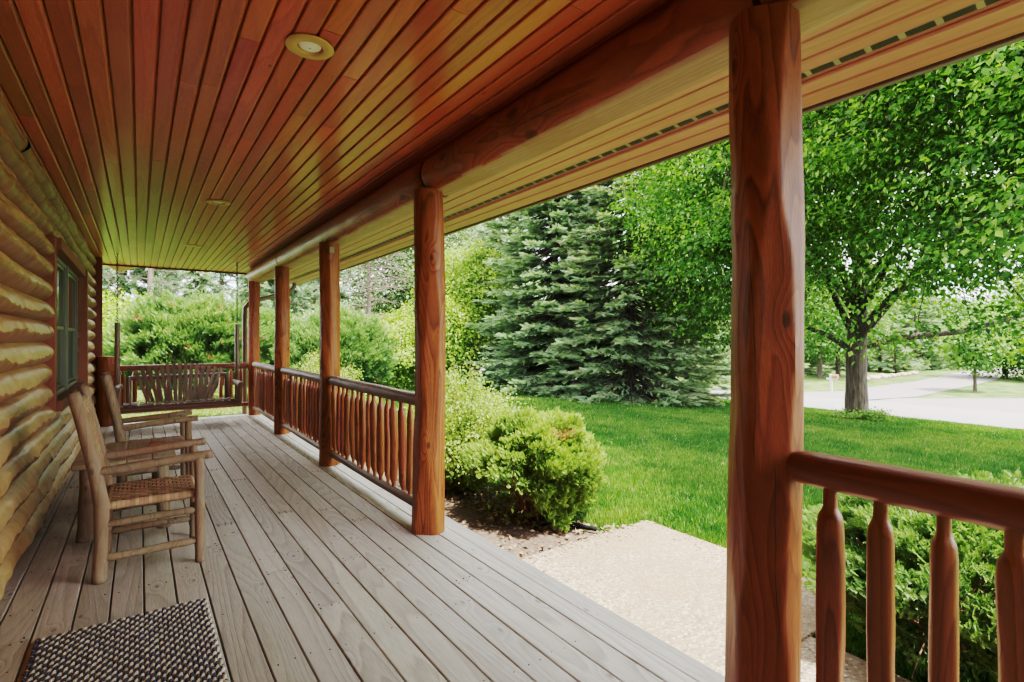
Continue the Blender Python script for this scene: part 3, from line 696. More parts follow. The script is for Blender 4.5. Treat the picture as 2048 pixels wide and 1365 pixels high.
# ------------------------------------------------------------------ porch swing
sw = thing('porch_swing', (.55, 10.1, 0), 'dark log swing bench with fan shaped slatted back, hung on two chains', 'porch swing')
def logm(name, pts, rad, mat, par, seg=16, namp=.03, seed=1, rings=24, facets=5, fd=.06, rnd=0.0, taper=None):
    b = MB(); b.tube(pts, rad, seg, namp=namp, seed=seed, rings=rings, facets=facets, fdepth=fd, rnd=rnd); return b.build(name, mat, par, angle=45)
for s in (-1, 1):
    X0 = -.835 if s < 0 else .835
    logm('upright', [(X0, .12, .24), (X0, .10, 1.0), (X0, .10, 1.67)], .036, M['swing'], sw, seed=s + 4)
    logm('arm', [(X0 - s * .03, .22, .66), (X0, -.1, .66), (X0 + s * .0, -.34, .645)], [.045, .042, .046], M['swing'], sw, seed=s + 9)
    logm('arm_post', [(X0 - s * .02, -.27, .28), (X0 - s * .02, -.27, .63)], .038, M['swing'], sw, seed=s + 12)
    logm('back_post', [(X0 - s * .14, .24, .30), (X0 - s * .14, .30, .80)], .042, M['swing'], sw, seed=s + 15)
    logm('seat_side', [(X0 - s * .03, -.28, .34), (X0 - s * .03, .28, .32)], .036, M['swing'], sw, seed=s + 18)
    # chain of oval links, one part
    b = MB(); z = 1.69; q = 0
    th = np.linspace(0, 2 * np.pi, 12)
    while z < 2.755:
        c = np.cos(th) * .012; h = np.sin(th) * .019
        P = np.c_[X0 + (c if q % 2 else 0 * c), .10 + (0 * c if q % 2 else c), z + h]
        b.tube(P, .0045, 6, cap=False); z += .027; q += 1
    b.tube([(X0 - .035, .10, 1.62), (X0 - .03, .10, 1.68), (X0, .10, 1.705), (X0 + .03, .10, 1.68), (X0 + .035, .10, 1.62)], .004, 6)
    b.tube([(X0, .10, 2.70), (X0 + .012, .10, 2.715), (X0, .10, 2.73), (X0, .10, 2.76)], .005, 6)
    b.build('chain', M['chain'], sw)
logm('seat_front_log', [(-.80, -.27, .33), (.82, -.27, .345)], .045, M['swingx'], sw, seed=31, rings=50)
logm('seat_rear_log', [(-.80, .24, .30), (.80, .24, .30)], .04, M['swingx'], sw, seed=32, rings=50)
logm('back_log', [(-.70, .30, .78), (.70, .30, .79)], .036, M['swingx'], sw, seed=33, rings=50)
g = random.Random(3)
for k in range(15):
    u = (k - 7) / 7; xb_, xt = u * .43, u * .62; zt_ = 1.00 - .10 * u * u; a = math.atan2(xt - xb_, zt_ - .33)
    b = MB(); w = .026
    L = math.hypot(xt - xb_, zt_ - .36)
    b.box(-w, w, -.008, .008, 0, L, rnd=g.random() * 3, ch=.003)
    o = b.build('back_slat', M['swing'], sw, smooth=False); o.location = (xb_, .20, .37); o.rotation_euler = (R(-8), a, 0)
for k in range(15):
    x = -.72 + 1.44 * k / 14
    b = MB(); b.box(-.038, .038, -.31, .24, -.009, .009, rnd=g.random() * 3, ch=.003)
    o = b.build('seat_slat', M['swing'], sw, smooth=False); o.location = (x, 0, .392); o.rotation_euler = (R(-2), 0, 0)

# ------------------------------------------------------------------ hickory chairs (face +X)
def strip(b, P, up, w, rnd, th=.0012):
    """flat ribbon through points P, width along unit 'w' vector"""
    P = np.asarray(P, float); n = len(P); w = np.asarray(w, float)
    V = np.vstack([P - w, P + w, P - w + up * th, P + w + up * th]) if False else np.vstack([P - w, P + w])
    i = np.arange(n - 1); b.add(V, np.stack([i, i + 1, n + i + 1, n + i], -1), rnd)
def woven(b, o, eu, ev, nrm, LU, LV, su=.022, amp=.0045, seed=0):
    """twill-woven panel spanned by unit vectors eu (length LU) and ev (length LV)"""
    g = random.Random(seed); o, eu, ev, nrm = map(np.array, (o, eu, ev, nrm))
    nu, nv = int(LU / su), int(LV / su)
    for k in range(nv):       # strips running along eu
        P = []
        for q in range(nu * 2 + 1):
            c = q // 2; over = ((c + k) % 4) < 2
            P.append(o + eu * (q * su / 2) + ev * ((k + .5) * su + g.uniform(-.0008, .0008)) + nrm * (amp if over else -amp))
        strip(b, P, nrm, ev * su * .40, g.random() * 3)
    for k in range(nu):
        P = []
        for q in range(nv * 2 + 1):
            c = q // 2; over = ((k + c) % 4) >= 2
            P.append(o + ev * (q * su / 2) + eu * ((k + .5) * su + g.uniform(-.0008, .0008)) + nrm * (amp if over else -amp))
        strip(b, P, nrm, eu * su * .40, g.random() * 3)
def stick(b, p0, p1, r, seed, tenon=True, seg=14):
    p0, p1 = np.array(p0, float), np.array(p1, float); n = 26; t = np.linspace(0, 1, n)
    L = np.linalg.norm(p1 - p0); P = p0 + (p1 - p0) * t[:, None]
    P = P + np.c_[.004 * vn1(t * L, seed, 3), .004 * vn1(t * L, seed + 1, 3), .007 * vn1(t * L, seed + 2, 2.5)] * np.sin(np.pi * t)[:, None]
    rr = r * (1 + .07 * vn1(t * L, seed + 3, 6))
    if tenon: e = np.minimum(t, 1 - t) * L; rr = rr * np.clip(.42 + (e - .018) / .045, .42, 1)
    b.tube(P, rr, seg, namp=.05, seed=seed, rnd=(seed * .31) % 1, longn=8)
def chair(loc, rz, label, seed):
    t = thing('hickory_chair', loc, label, 'chair', 'rustic hickory armchairs against the log wall', rz)
    W, D = .50, .50; k = 0
    for y in (0, W):
        b = MB(); stick(b, (D, y, 0), (D - .005, y, .655), .027, seed + 11 + k, False); b.build('front_leg', M['bark'], t); k += 5
        b = MB(); z = np.array([0, .25, .45, .6, .8, 1.0, 1.10]); xo = np.array([0, .008, .01, -.012, -.05, -.092, -.115])
        zz = np.linspace(0, 1.10, 40); P = np.c_[np.interp(zz, z, xo), y + .004 * vn1(zz, seed + k, 2), zz]
        b.tube(P, .033 * (1 + .06 * vn1(zz, seed + 31 + k, 5)) * np.interp(zz, [0, .5, 1.1], [1.05, 1.05, .92]), 18, namp=.05, seed=seed + k, longn=8, rnd=.3)
        b.build('rear_leg', M['bark'], t); k += 5
        b = MB(); stick(b, (-.005, y, .635), (D + .07, y, .672), .027, seed + 41 + k, False)
        zz = np.linspace(0, 1, 3); b.build('arm', M['bark'], t); k += 5
        b = MB(); stick(b, (.0, y, .135), (D, y, .135), .022, seed + 51 + k); b.build('stretcher', M['bark'], t)
        b = MB(); stick(b, (.0, y, .325), (D, y, .33), .021, seed + 61 + k); b.build('stretcher', M['bark'], t)
    for (xx, z, s) in ((0, .21, 71), (D, .24, 77)):
        b = MB(); stick(b, (xx, 0, z), (xx, W, z), .020, seed + s); b.build('stretcher', M['bark'], t)
    b = MB(); stick(b, (-.105, 0, 1.035), (-.105, W, 1.035), .022, seed + 81); b.build('back_rail', M['bark'], t)
    b = MB(); stick(b, (-.012, 0, .56), (-.012, W, .56), .022, seed + 83); b.build('back_rail', M['bark'], t)
    # woven seat wrapped over its four rails
    b = MB(); th = np.linspace(-.3, np.pi + .6, 9); r = .024; z0 = .425
    woven(b, (.035, .03, z0 + r), (1, 0, 0), (0, 1, 0), (0, 0, 1), D - .06, W - .055, seed=seed)
    woven(b, (.035, .03, z0 - r), (1, 0, 0), (0, 1, 0), (0, 0, 1), D - .06, W - .055, seed=seed + 1)
    g = random.Random(seed)
    for s, c in ((-1, .03), (1, W - .03)):
        for q in range(20):
            a = np.linspace(np.pi / 2, -np.pi / 2, 8); P = np.c_[np.full(8, .035 + (q + .5) * .022), c + s * r * np.cos(a), z0 + r * np.sin(a) * 1.05]
            strip(b, P, 0, (.0095, 0, 0), g.random() * 3)
    for s, c in ((-1, .035), (1, D - .03)):
        for q in range(20):
            a = np.linspace(np.pi / 2, -np.pi / 2, 8); P = np.c_[c + s * r * np.cos(a), np.full(8, .03 + (q + .5) * .022), z0 + r * np.sin(a) * 1.05]
            strip(b, P, 0, (0, .0095, 0), g.random() * 3)
    st = b.build('seat', M['weave'], t, smooth=True)
    for (p0, p1) in (((0, .03, z0), (D, .03, z0)), ((0, W - .03, z0), (D, W - .03, z0)), ((.03, 0, z0), (.03, W, z0)), ((D - .03, 0, z0), (D - .03, W, z0))):
        b = MB(); stick(b, p0, p1, .021, seed + 91); b.build('seat_rail', M['bark'], t)
    b = MB(); ev = np.array((-.093, 0, .475)); L = np.linalg.norm(ev); ev /= L; nr = np.array((ev[2], 0, -ev[0]))
    woven(b, (.005, .03, .56), (0, 1, 0), tuple(ev), tuple(nr), W - .055, L - .0, seed=seed + 2)
    woven(b, np.array((.005, .03, .56)) - nr * .03, (0, 1, 0), tuple(ev), tuple(nr), W - .055, L - .0, seed=seed + 3)
    b.build('woven_back', M['weave'], t)
    return t
chair((-.19, 3.83, 0), R(-.5), 'bark covered hickory armchair with woven seat, nearest to the doormat', 100)
chair((-.13, 5.62, 0), R(1.5), 'hickory armchair beyond the side table, partly hidden by the near chair', 300)
# side table
tb = thing('side_table', (-.38, 4.60, 0), 'low rustic bark legged table standing between the two armchairs', 'side table')
b = MB(); g = random.Random(2)
for k in range(4): b.box(k * .152 + .001, k * .152 + .149, -.0 + g.uniform(-.01, .01), .86 + g.uniform(-.01, .01), .505, .545, rnd=g.random() * 3, ch=.006)
b.build('table_top', M['table'], tb, smooth=False)
for k, (x, y) in enumerate(((.07, .07), (.53, .09), (.08, .76), (.52, .78))):
    b = MB(); stick(b, (x, y, 0), (x + (.02 if x < .3 else -.02), y + (.02 if y < .4 else -.02), .505), .046, 400 + k * 7, False, 20); b.build('leg', M['bark'], tb)
for k, (p0, p1) in enumerate((((.07, .07, .19), (.53, .09, .20)), ((.08, .76, .19), (.52, .78, .2)), ((.07, .07, .24), (.08, .76, .24)), ((.53, .09, .25), (.52, .78, .25)), ((.07, .08, .44), (.53, .09, .44)))):
    b = MB(); stick(b, p0, p1, .024, 450 + k * 5); b.build('stretcher', M['bark'], tb)
for k, (x, y, rz, lab) in enumerate(((.07, 4.86, .3, 'small terracotta slab lying near the front edge of the side table'), (.12, 5.16, -.1, 'small terracotta slab lying farther back on the side table'))):
    b = MB(); b.box(-.055, .055, -.05, .05, 0, .014, ch=.003); o = b.build('coaster', M['terracotta'], smooth=False); o.location = (x, y, .546); o.rotation_euler = (0, 0, rz)
    tag(o, lab, 'coaster')

# ------------------------------------------------------------------ doormat of woven cord
b = MB()
def lump_t(seg=8, rg=6):
    V = []; F = []
    for a in range(rg + 1):
        ph = math.pi * a / rg
        for c in range(seg):
            th = 2 * math.pi * c / seg; V.append((math.sin(ph) * math.cos(th), math.cos(ph), math.sin(ph) * math.sin(th)))
    for a in range(rg):
        for c in range(seg): F.append((a * seg + c, a * seg + (c + 1) % seg, (a + 1) * seg + (c + 1) % seg, (a + 1) * seg + c))
    return np.array(V), np.array(F)
lv, lf = lump_t()
MX0, MX1, MY0, MY1 = -.385, .285, 2.0, 3.22
P1 = []; P2 = []; g = np.random.default_rng(4)
rows = int((MY1 - MY0) / .029); cols = int((MX1 - MX0) / .037)
for r_ in range(rows):
    for c_ in range(cols + 1):
        x = MX0 + .012 + c_ * .037 + (.0185 if r_ % 2 else 0); y = MY1 - .014 - r_ * .029
        if x > MX1 - .008: continue
        P1.append((x - .0065, y, .015)); P2.append((x + .0092, y - .004, .0155))
def rotm(n, ang, g, jit=.15):
    a = ang + g.uniform(-jit, jit, n); c, s_ = np.cos(a), np.sin(a); Z = np.zeros(n); O = np.ones(n)
    return np.stack([np.stack([c, -s_, Z], -1), np.stack([s_, c, Z], -1), np.stack([Z, Z, O], -1)], 1)
P1 = np.array(P1) + g.normal(0, .0008, (len(P1), 3)); P2 = np.array(P2) + g.normal(0, .0008, (len(P2), 3))
b.inst(lv, lf, P1, rotm(len(P1), -.30, g), np.tile([.0092, .0190, .0125], (len(P1), 1)), g.random(len(P1)), 0)
b.inst(lv, lf, P2, rotm(len(P2), -.38, g), np.tile([.0078, .0205, .0118], (len(P2), 1)), g.random(len(P2)), 1)
b.box(MX0 + .004, MX1 - .004, MY0, MY1 - .004, .002, .011, mi=1)
for (x0, x1, y0, y1) in ((MX1, MX1, MY0, MY1), (MX0, MX0, MY0, MY1)):
    n = int((y1 - y0) / .012); Y_ = np.linspace(y0, y1, n); Pp = np.c_[np.full(n, x0), Y_, np.full(n, .010)]
    b.inst(lv, lf, Pp[::2], rotm(len(Pp[::2]), .5, g), np.tile([.006, .012, .009], (len(Pp[::2]), 1)), g.random(len(Pp[::2])), 1)
    b.inst(lv, lf, Pp[1::2], rotm(len(Pp[1::2]), .5, g), np.tile([.006, .012, .009], (len(Pp[1::2]), 1)), g.random(len(Pp[1::2])), 0)
tag(b.build('doormat', [M['navy'], M['cream']]), 'thick woven rope doormat in navy and cream on the deck', 'doormat')

# ------------------------------------------------------------------ vegetation tools
def unit(v): return v / (np.linalg.norm(v, axis=-1, keepdims=True) + 1e-9)
def frames(f, up, roll=None):
    """N rotation matrices: column 1 = forward, column 2 = normal"""
    f = unit(f); r = unit(np.cross(f, up)); n = np.cross(r, f)
    if roll is not None:
        c, s = np.cos(roll)[:, None], np.sin(roll)[:, None]; r, n = r * c + n * s, n * c - r * s
    return np.stack([r, f, n], -1)
LEAF = (np.array([(0, 0, 0), (-.36, .30, .10), (-.30, .68, .08), (0, 1, -.12), (.30, .68, .08), (.36, .30, .10), (0, .45, -.02)]),
        np.array([(0, 6, 1), (1, 6, 2), (2, 6, 3), (3, 6, 4), (4, 6, 5), (5, 6, 0)]))
LEAFQ = (np.array([(0, 0, 0), (-.36, .45, .10), (0, 1, -.05), (.36, .45, .10)]), np.array([(0, 2, 1), (0, 3, 2)]))
# flat scale-leaf spray of an arborvitae
def spray_t(n=5, w=.055):
    V = []; F = []
    def lobe(x0, y0, ang, L, wd, z):
        c, s = math.sin(ang), math.cos(ang); px, py = s, -c; k = len(V)
        V.extend([(x0 - px * wd * .5, y0 - py * wd * .5, z), (x0 + c * L * .6 - px * wd, y0 + s * L * .6 - py * wd, z + .03), (x0 + c * L, y0 + s * L, z - .05), (x0 + c * L * .6 + px * wd, y0 + s * L * .6 + py * wd, z + .03)])
        F.extend([(k, k + 3, k + 2), (k, k + 2, k + 1)])
    lobe(0, 0, 0, 1, w * .8, 0)
    for q in range(n):
        y = .10 + q * .17; L = .50 - .07 * q
        lobe(0, y, .85, L, w, 0); lobe(0, y + .08, -.85, L, w, 0)
    return np.array(V), np.array(F)
SPRAY = spray_t(); SPRAYL = spray_t(3, .17)
# spruce branchlet: axis with needles round it
def twig_t(n=9, w=.045, L=.26):
    V = []; F = []
    for q in range(n):
        y = q / n
        for sx, sz_ in ((1, .15), (-1, .15), (.35, .8), (-.35, .8)):
            k = len(V); le = L * (1 - .45 * y)
            V.extend([(0, y - w, 0), (0, y + w, 0), (sx * le, y + le * .75, sz_ * le)]); F.append((k, k + 1, k + 2))
    k = len(V); V.extend([(-.03, .8, 0), (.03, .8, 0), (0, 1.15, .05)]); F.append((k, k + 1, k + 2))
    return np.array(V), np.array(F)
TWIG = twig_t(); TWIGF = twig_t(5, .09, .34)
def bez(p0, p1, p2, n=8):
    t = np.linspace(0, 1, n)[:, None]; return (1 - t) ** 2 * p0 + 2 * t * (1 - t) * p1 + t * t * p2

def decid(name, base, H, cz, rad, label, cat, mat, leaf=.09, nclump=700, per=60, trunk=.2, fork=2.0, seed=1, ccen=None, group=None,
          gap=-.15, csig=.34, tmpl=LEAFQ, droop=.5, limbs=10, bottom=None, flat=.5, extra=None, lean=(0, 0), shell=.45, twigs=True, hollow=None):
    """deciduous tree: crown of leaf clumps spread through an ellipsoidal volume, limbs reaching into it"""
    g = np.random.default_rng(seed); t = thing(name, base, label, cat, group)
    rx, ry, rz = rad; c = np.array([*(ccen or (0, 0)), cz])
    # clump centres
    C = []
    while len(C) < nclump:
        d = unit(g.normal(size=(nclump, 3))); rr = g.random(nclump) ** shell
        lump = 1 + .22 * vn3(d * 2.2 + seed, 8, 1.3)
        p = d * rr[:, None] * lump[:, None] * [rx, ry, rz] + c
        k = vn3(p + seed * 3.3, 9, 1.1 / max(.5, rx * .22)) > gap
        if bottom is not None: k &= p[:, 2] > bottom + .35 * vn1(p[:, 0] + p[:, 1] * 1.7, seed, .7)
        if hollow: k &= ~((np.hypot(p[:, 0], p[:, 1]) < hollow[0]) & (p[:, 2] < hollow[1]))
        C.extend(p[k])
    C = np.array(C[:nclump]); n = nclump * per
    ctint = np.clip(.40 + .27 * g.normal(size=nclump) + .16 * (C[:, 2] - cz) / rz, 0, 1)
    idx = np.repeat(np.arange(nclump), per)
    off = g.normal(size=(n, 3)) * [csig, csig, csig * flat]; off[:, 2] -= .25 * np.hypot(off[:, 0], off[:, 1])
    P = C[idx] + off
    out = unit((P - c) / [rx, ry, rz]) 
    f = unit(out * [.8, .8, .1] + g.normal(size=(n, 3)) * .55 + [0, 0, -droop]); up = unit(out * .35 + [0, 0, 1.0] + g.normal(size=(n, 3)) * .38)
    tint = np.clip(ctint[idx] + g.normal(size=n) * .16, 0, 1)
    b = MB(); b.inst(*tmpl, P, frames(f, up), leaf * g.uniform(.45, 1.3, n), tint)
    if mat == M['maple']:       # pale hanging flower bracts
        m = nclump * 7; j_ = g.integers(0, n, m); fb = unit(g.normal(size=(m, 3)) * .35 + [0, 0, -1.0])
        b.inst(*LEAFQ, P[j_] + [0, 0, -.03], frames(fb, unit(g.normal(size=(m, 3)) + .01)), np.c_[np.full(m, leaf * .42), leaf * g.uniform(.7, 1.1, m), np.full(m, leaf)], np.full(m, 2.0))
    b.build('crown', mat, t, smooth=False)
    b = MB(); fk = np.array([lean[0] * fork, lean[1] * fork, fork])
    tp = [(0, 0, -.1), (0, 0, .12), (lean[0] * fork * .3, lean[1] * fork * .3, fork * .4), fk, fk + (c + [0, 0, rz * .5] - fk) * .5, c + [0, 0, rz * .75]]
    b.tube(tp, [trunk * 1.5, trunk * 1.12, trunk, trunk * .95, trunk * .45, trunk * .08], 18, namp=.09, seed=seed, rings=40, longn=2)
    ends = []
    for k in range(limbs):
        a = 2 * math.pi * k / limbs + g.uniform(-.3, .3); e = g.uniform(-.25, .75)
        tgt = c + np.array([rx * math.cos(a) * .78, ry * math.sin(a) * .78, rz * e * .8]); s0 = fk + (c + [0, 0, rz * .3] - fk) * g.uniform(0, .45)
        mid = (s0 + tgt) / 2 + [0, 0, .12 * rx]
        Q = bez(s0, mid, tgt, 10); b.tube(Q, np.linspace(trunk * .38, trunk * .05, 10), 8); ends.append(Q)
    for (pts, r0, r1) in (extra or []):
        Q = np.array(pts, float); b.tube(Q, np.linspace(r0, r1, len(Q)), 10, namp=.05, rings=24, seed=3); ends.append(Q)
    if twigs:
        allq = np.vstack([q[2:] for q in ends])
        for k in range(0, nclump, 3):
            j = np.argmin(((allq - C[k]) ** 2).sum(1)); q0 = allq[j]
            b.tube(bez(q0, (q0 + C[k]) / 2 + [0, 0, .1], C[k], 5), np.linspace(trunk * .07, .006, 5), 5, cap=False)
    b.build('trunk', M['trunk'], t)
    return t

def conifer(name, base, H, r0, label, mat, seed=1, cat='spruce tree', group=None, whorl=.34, nb=9, trunk=.16, bare=0.0, low=.15, coarse=False, twl=.26, droop=.35, side=.30, top=1.0, dryp=.05, pw=.8, aspect=(1, 1)):
    """conifer: whorls of drooping branches, each carrying side twigs with needle sprays"""
    g = np.random.default_rng(seed); t = thing(name, base, label, cat, group); bt = MB()
    bt.tube([(0, 0, -.1), (0, 0, H * .4), (0, 0, H * .98)], [trunk * 1.1, trunk * .75, .01], 10, namp=.05, rings=16)
    z = low; P = []; Fd = []; Rr = []; S = []
    while z < H * top:
        rr = r0 * (1 - z / H) ** pw
        for k in range(nb):
            a = g.uniform(0, 2 * math.pi); L = rr * g.uniform(.62, 1.12) + .12; zz = z + g.uniform(-.5, .5) * whorl
            dx, dy = math.cos(a) * aspect[0], math.sin(a) * aspect[1]; dr = droop * g.uniform(.6, 1.3)
            p0 = np.array([0, 0, zz]); p2 = np.array([dx * L, dy * L, zz - L * dr + .12 * L]); p1 = np.array([dx * L * .55, dy * L * .55, zz - L * dr * .75])
            n = 9; Q = bez(p0, p1, p2, n); bt.tube(Q, np.linspace(max(.008, trunk * .16), .004, n), 5, cap=False)
            is_bare = g.random() < bare
            m = int((13 if coarse else 28) * max(.5, min(1.6, L / 2)) * (1 if not is_bare else .35))
            tt = g.uniform(.25 if not is_bare else .75, 1.0, m) ** .8
            tt = np.clip(tt, 0, 1); qi = tt * (n - 1); i0 = np.minimum(qi.astype(int), n - 2); w = (qi - i0)[:, None]
            B0 = Q[i0] * (1 - w) + Q[i0 + 1] * w; dirb = unit(Q[i0 + 1] - Q[i0])
            sgn = g.choice([-1, 1], m)[:, None]; sd = np.stack([-dirb[:, 1], dirb[:, 0], 0 * dirb[:, 0]], 1)
            sl = side * (1.15 - tt)[:, None] * L * g.uniform(.2, 1, (m, 1))
            # several twigs along every side shoot
            for q in range(3):
                u = (q + .6) / 3
                pos = B0 + (sd * sgn * .85 + dirb * .55) * sl * u + [0, 0, 0]; pos[:, 2] -= .22 * sl[:, 0] * u
                f = unit(sd * sgn * g.uniform(.2, 1, (m, 1)) + dirb * 1.0 + g.normal(size=(m, 3)) * .25 + [0, 0, .08])
                P.append(pos); Fd.append(f); S.append(twl * g.uniform(.7, 1.2, m))
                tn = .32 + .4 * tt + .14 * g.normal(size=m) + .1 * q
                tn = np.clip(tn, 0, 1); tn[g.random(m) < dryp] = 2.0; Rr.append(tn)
        z += whorl * g.uniform(.8, 1.2)
    P = np.vstack(P); Fd = np.vstack(Fd); S = np.concatenate(S); Rr = np.concatenate(Rr)
    up = unit(np.array([[0, 0, 1.0]]) + g.normal(size=P.shape) * .35)
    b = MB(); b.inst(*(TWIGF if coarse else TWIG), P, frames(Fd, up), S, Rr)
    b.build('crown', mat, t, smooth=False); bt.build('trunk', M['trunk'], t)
    return t

def arbor(name, base, rad, cz, label, mat, n=9000, size=.075, seed=1, cat='shrub', group=None, tmpl=SPRAY, open_low=.35, spikes=0.0, dryp=.02, stems=26, lump=.16, stemmat='redtwig', openside=None, gap=-.55):
    """arborvitae: shell of fan sprays leaning up and out, brown stems inside"""
    g = np.random.default_rng(seed); t = thing(name, base, label, cat, group); rx, ry, rz = rad; c = np.array([0, 0, cz])
    d = unit(g.normal(size=(n * 2, 3))); rr = .68 + .32 * g.random(n * 2) ** .6
    bump = 1 + lump * vn3(d * 2.6 + seed * 2, 21, 1.2) + lump * .7 * vn3(d * 6 + seed, 22, 1.3) + spikes * np.clip(vn3(d * 9 + seed, 23, 1), 0, 1) * np.clip(d[:, 2] + .3, 0, 1)
    P = d * (rr * bump)[:, None] * [rx, ry, rz] + c
    keep = vn3(P + seed, 24, 5.5 / max(rx, .5)) > gap
    lowf = (P[:, 2] - (cz - rz)) / (2 * rz)
    op = np.full(len(P), open_low)
    if openside is not None: op = op * (.1 + .9 * np.clip(.3 + 1.5 * (d[:, :2] @ np.array(openside)), 0, 1))
    keep &= (lowf > op * (.8 + .5 * g.random(len(P)))) | (g.random(len(P)) < .012)
    keep &= P[:, 2] > .02
    P = P[keep][:n]; d = d[keep][:n]; rr = rr[keep][:n]; n = len(P)
    f = unit(d * [1, 1, .35] + [0, 0, .62] + g.normal(size=(n, 3)) * .40); up = unit(np.cross(d, [0, 0, 1.0]) + g.normal(size=(n, 3)) * .7 + d * .4)
    cl = vn3(P, 25, 4.0)
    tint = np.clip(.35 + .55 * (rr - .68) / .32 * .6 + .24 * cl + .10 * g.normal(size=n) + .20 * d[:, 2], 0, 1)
    dry = (vn3(P + 9, 26, 4.5) > .95 - dryp * 6) & (g.random(n) < .6); tint[dry] = 2
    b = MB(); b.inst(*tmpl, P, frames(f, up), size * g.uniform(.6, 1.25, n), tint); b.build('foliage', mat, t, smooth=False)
    b = MB()
    for k in range(stems):
        a = g.uniform(0, 6.28); q = np.array([math.cos(a) * rx, math.sin(a) * ry, 0]); e = g.uniform(.3, .85)
        b.tube(bez(q * .12 * g.random(), q * e * .5 + [0, 0, cz * .6], q * e + [0, 0, cz + rz * g.uniform(-.3, .5)], 7), np.linspace(.014, .003, 7) * (rx / .6) ** .5, 6)
        for s in range(4):
            u = g.uniform(.2, .8); p0 = q * e * u * .7 + [0, 0, cz * u]; p1 = p0 + g.normal(size=3) * [.16, .16, .12] * rx / .6 + [0, 0, .03]
            b.tube([p0, (p0 + p1) / 2 + [0, 0, .02], p1], [.005, .004, .002], 4, cap=False)
    b.build('stem', M[stemmat], t)
    return t

def loose(name, base, rad, H, label, mat, n=120, leaf=.028, per=60, seed=1, cat='shrub', group=None, dryp=.03):
    """loose shrub: arching wands with small leaves along them"""
    g = np.random.default_rng(seed); t = thing(name, base, label, cat, group); bs = MB(); P = []; Fd = []; Rr = []
    for k in range(n):
        a = g.uniform(0, 6.28); e = math.sqrt(g.random()); q = np.array([math.cos(a), math.sin(a), 0]) * rad * e; h = H * (1.0 - .5 * e) * g.uniform(.5, 1.08)
        Q = bez(q * .2, q * .45 + [0, 0, h * .8], q * g.uniform(.9, 1.15) + [0, 0, h], 12); bs.tube(Q, np.linspace(.006, .0015, 12), 4, cap=False)
        u = g.uniform(.12, 1, per) * 11; i0 = np.minimum(u.astype(int), 10); w = (u - i0)[:, None]
        B0 = Q[i0] * (1 - w) + Q[i0 + 1] * w + g.normal(size=(per, 3)) * .045 * (rad / .6) ** .5
        P.append(B0); Fd.append(unit(Q[i0 + 1] - Q[i0]) * .5 + g.normal(size=(per, 3)) * .7)
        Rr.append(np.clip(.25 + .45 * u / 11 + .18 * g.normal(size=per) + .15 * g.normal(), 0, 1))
    P = np.vstack(P); Fd = np.vstack(Fd); Rr = np.concatenate(Rr); m = len(P); Rr[g.random(m) < dryp] = 2
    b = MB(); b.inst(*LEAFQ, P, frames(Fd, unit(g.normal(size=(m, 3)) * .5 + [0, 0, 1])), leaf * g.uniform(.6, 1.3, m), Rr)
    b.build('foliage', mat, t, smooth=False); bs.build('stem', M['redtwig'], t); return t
def G(px, d):
    x, y = at(px, d); return (x, y, float(gz(x)))

# ------------------------------------------------------------------ shrubs by the porch
arbor('globe_arborvitae', (2.93, 3.70, -.22), (.58, .56, .49), .46, 'rounded bright green globe arborvitae with a bare brown twiggy base beside the slab', M['arbor'], 36000, .052, 3, 'shrub', open_low=.58, dryp=.02, stems=80, openside=(-.85, .45), lump=.24)
arbor('spreading_arborvitae', (3.5, .80, -.24), (.74, .70, .42), .40, 'dark green arborvitae seen through the balusters of the near railing', M['arbordark'], 44000, .047, 8, 'shrub', open_low=.34, dryp=.01, stems=80, spikes=.25, lump=.2, gap=-.35)
loose('barberry_bush', (2.85, 4.85, -.22), .80, 1.42, 'tall loose yellow green bush behind the globe arborvitae', M['barberry'], 330, .032, 95, 5)
loose('barberry_bush', (3.0, 6.6, -.22), .5, .85, 'low loose bush outside the first railing bay', M['barberry'], 110, .032, 70, 6)
loose('barberry_bush', (2.75, 8.9, -.22), .7, 1.35, 'yellow green bush showing over the middle railing bay', M['barberry'], 170, .036, 80, 7)
loose('barberry_bush', (2.9, 10.9, -.22), .75, 1.5, 'yellow green bush showing over the last railing bay', M['barberry'], 170, .038, 80, 9)
arbor('broad_arborvitae', G(398, 13.3), (1.75, 1.5, 1.28), 1.30, 'wide bright green arborvitae mound behind the swing', M['arbordark'], 42000, .125, 12, 'shrub', open_low=.22, dryp=.05, stems=60, spikes=.3, lump=.2)
arbor('broad_arborvitae', G(672, 14.0), (1.45, 1.3, 1.15), 1.15, 'second arborvitae mound seen between the posts past the corner', M['arbordark'], 28000, .12, 14, 'shrub', open_low=.15, dryp=.02, stems=40, spikes=.3, lump=.2)
arbor('broad_arborvitae', G(545, 14.6), (.85, .85, 1.15), 1.2, 'narrow arborvitae mound behind the corner post', M['arbordark'], 14000, .12, 15, 'shrub', open_low=.1, stems=20, spikes=.35, lump=.2)

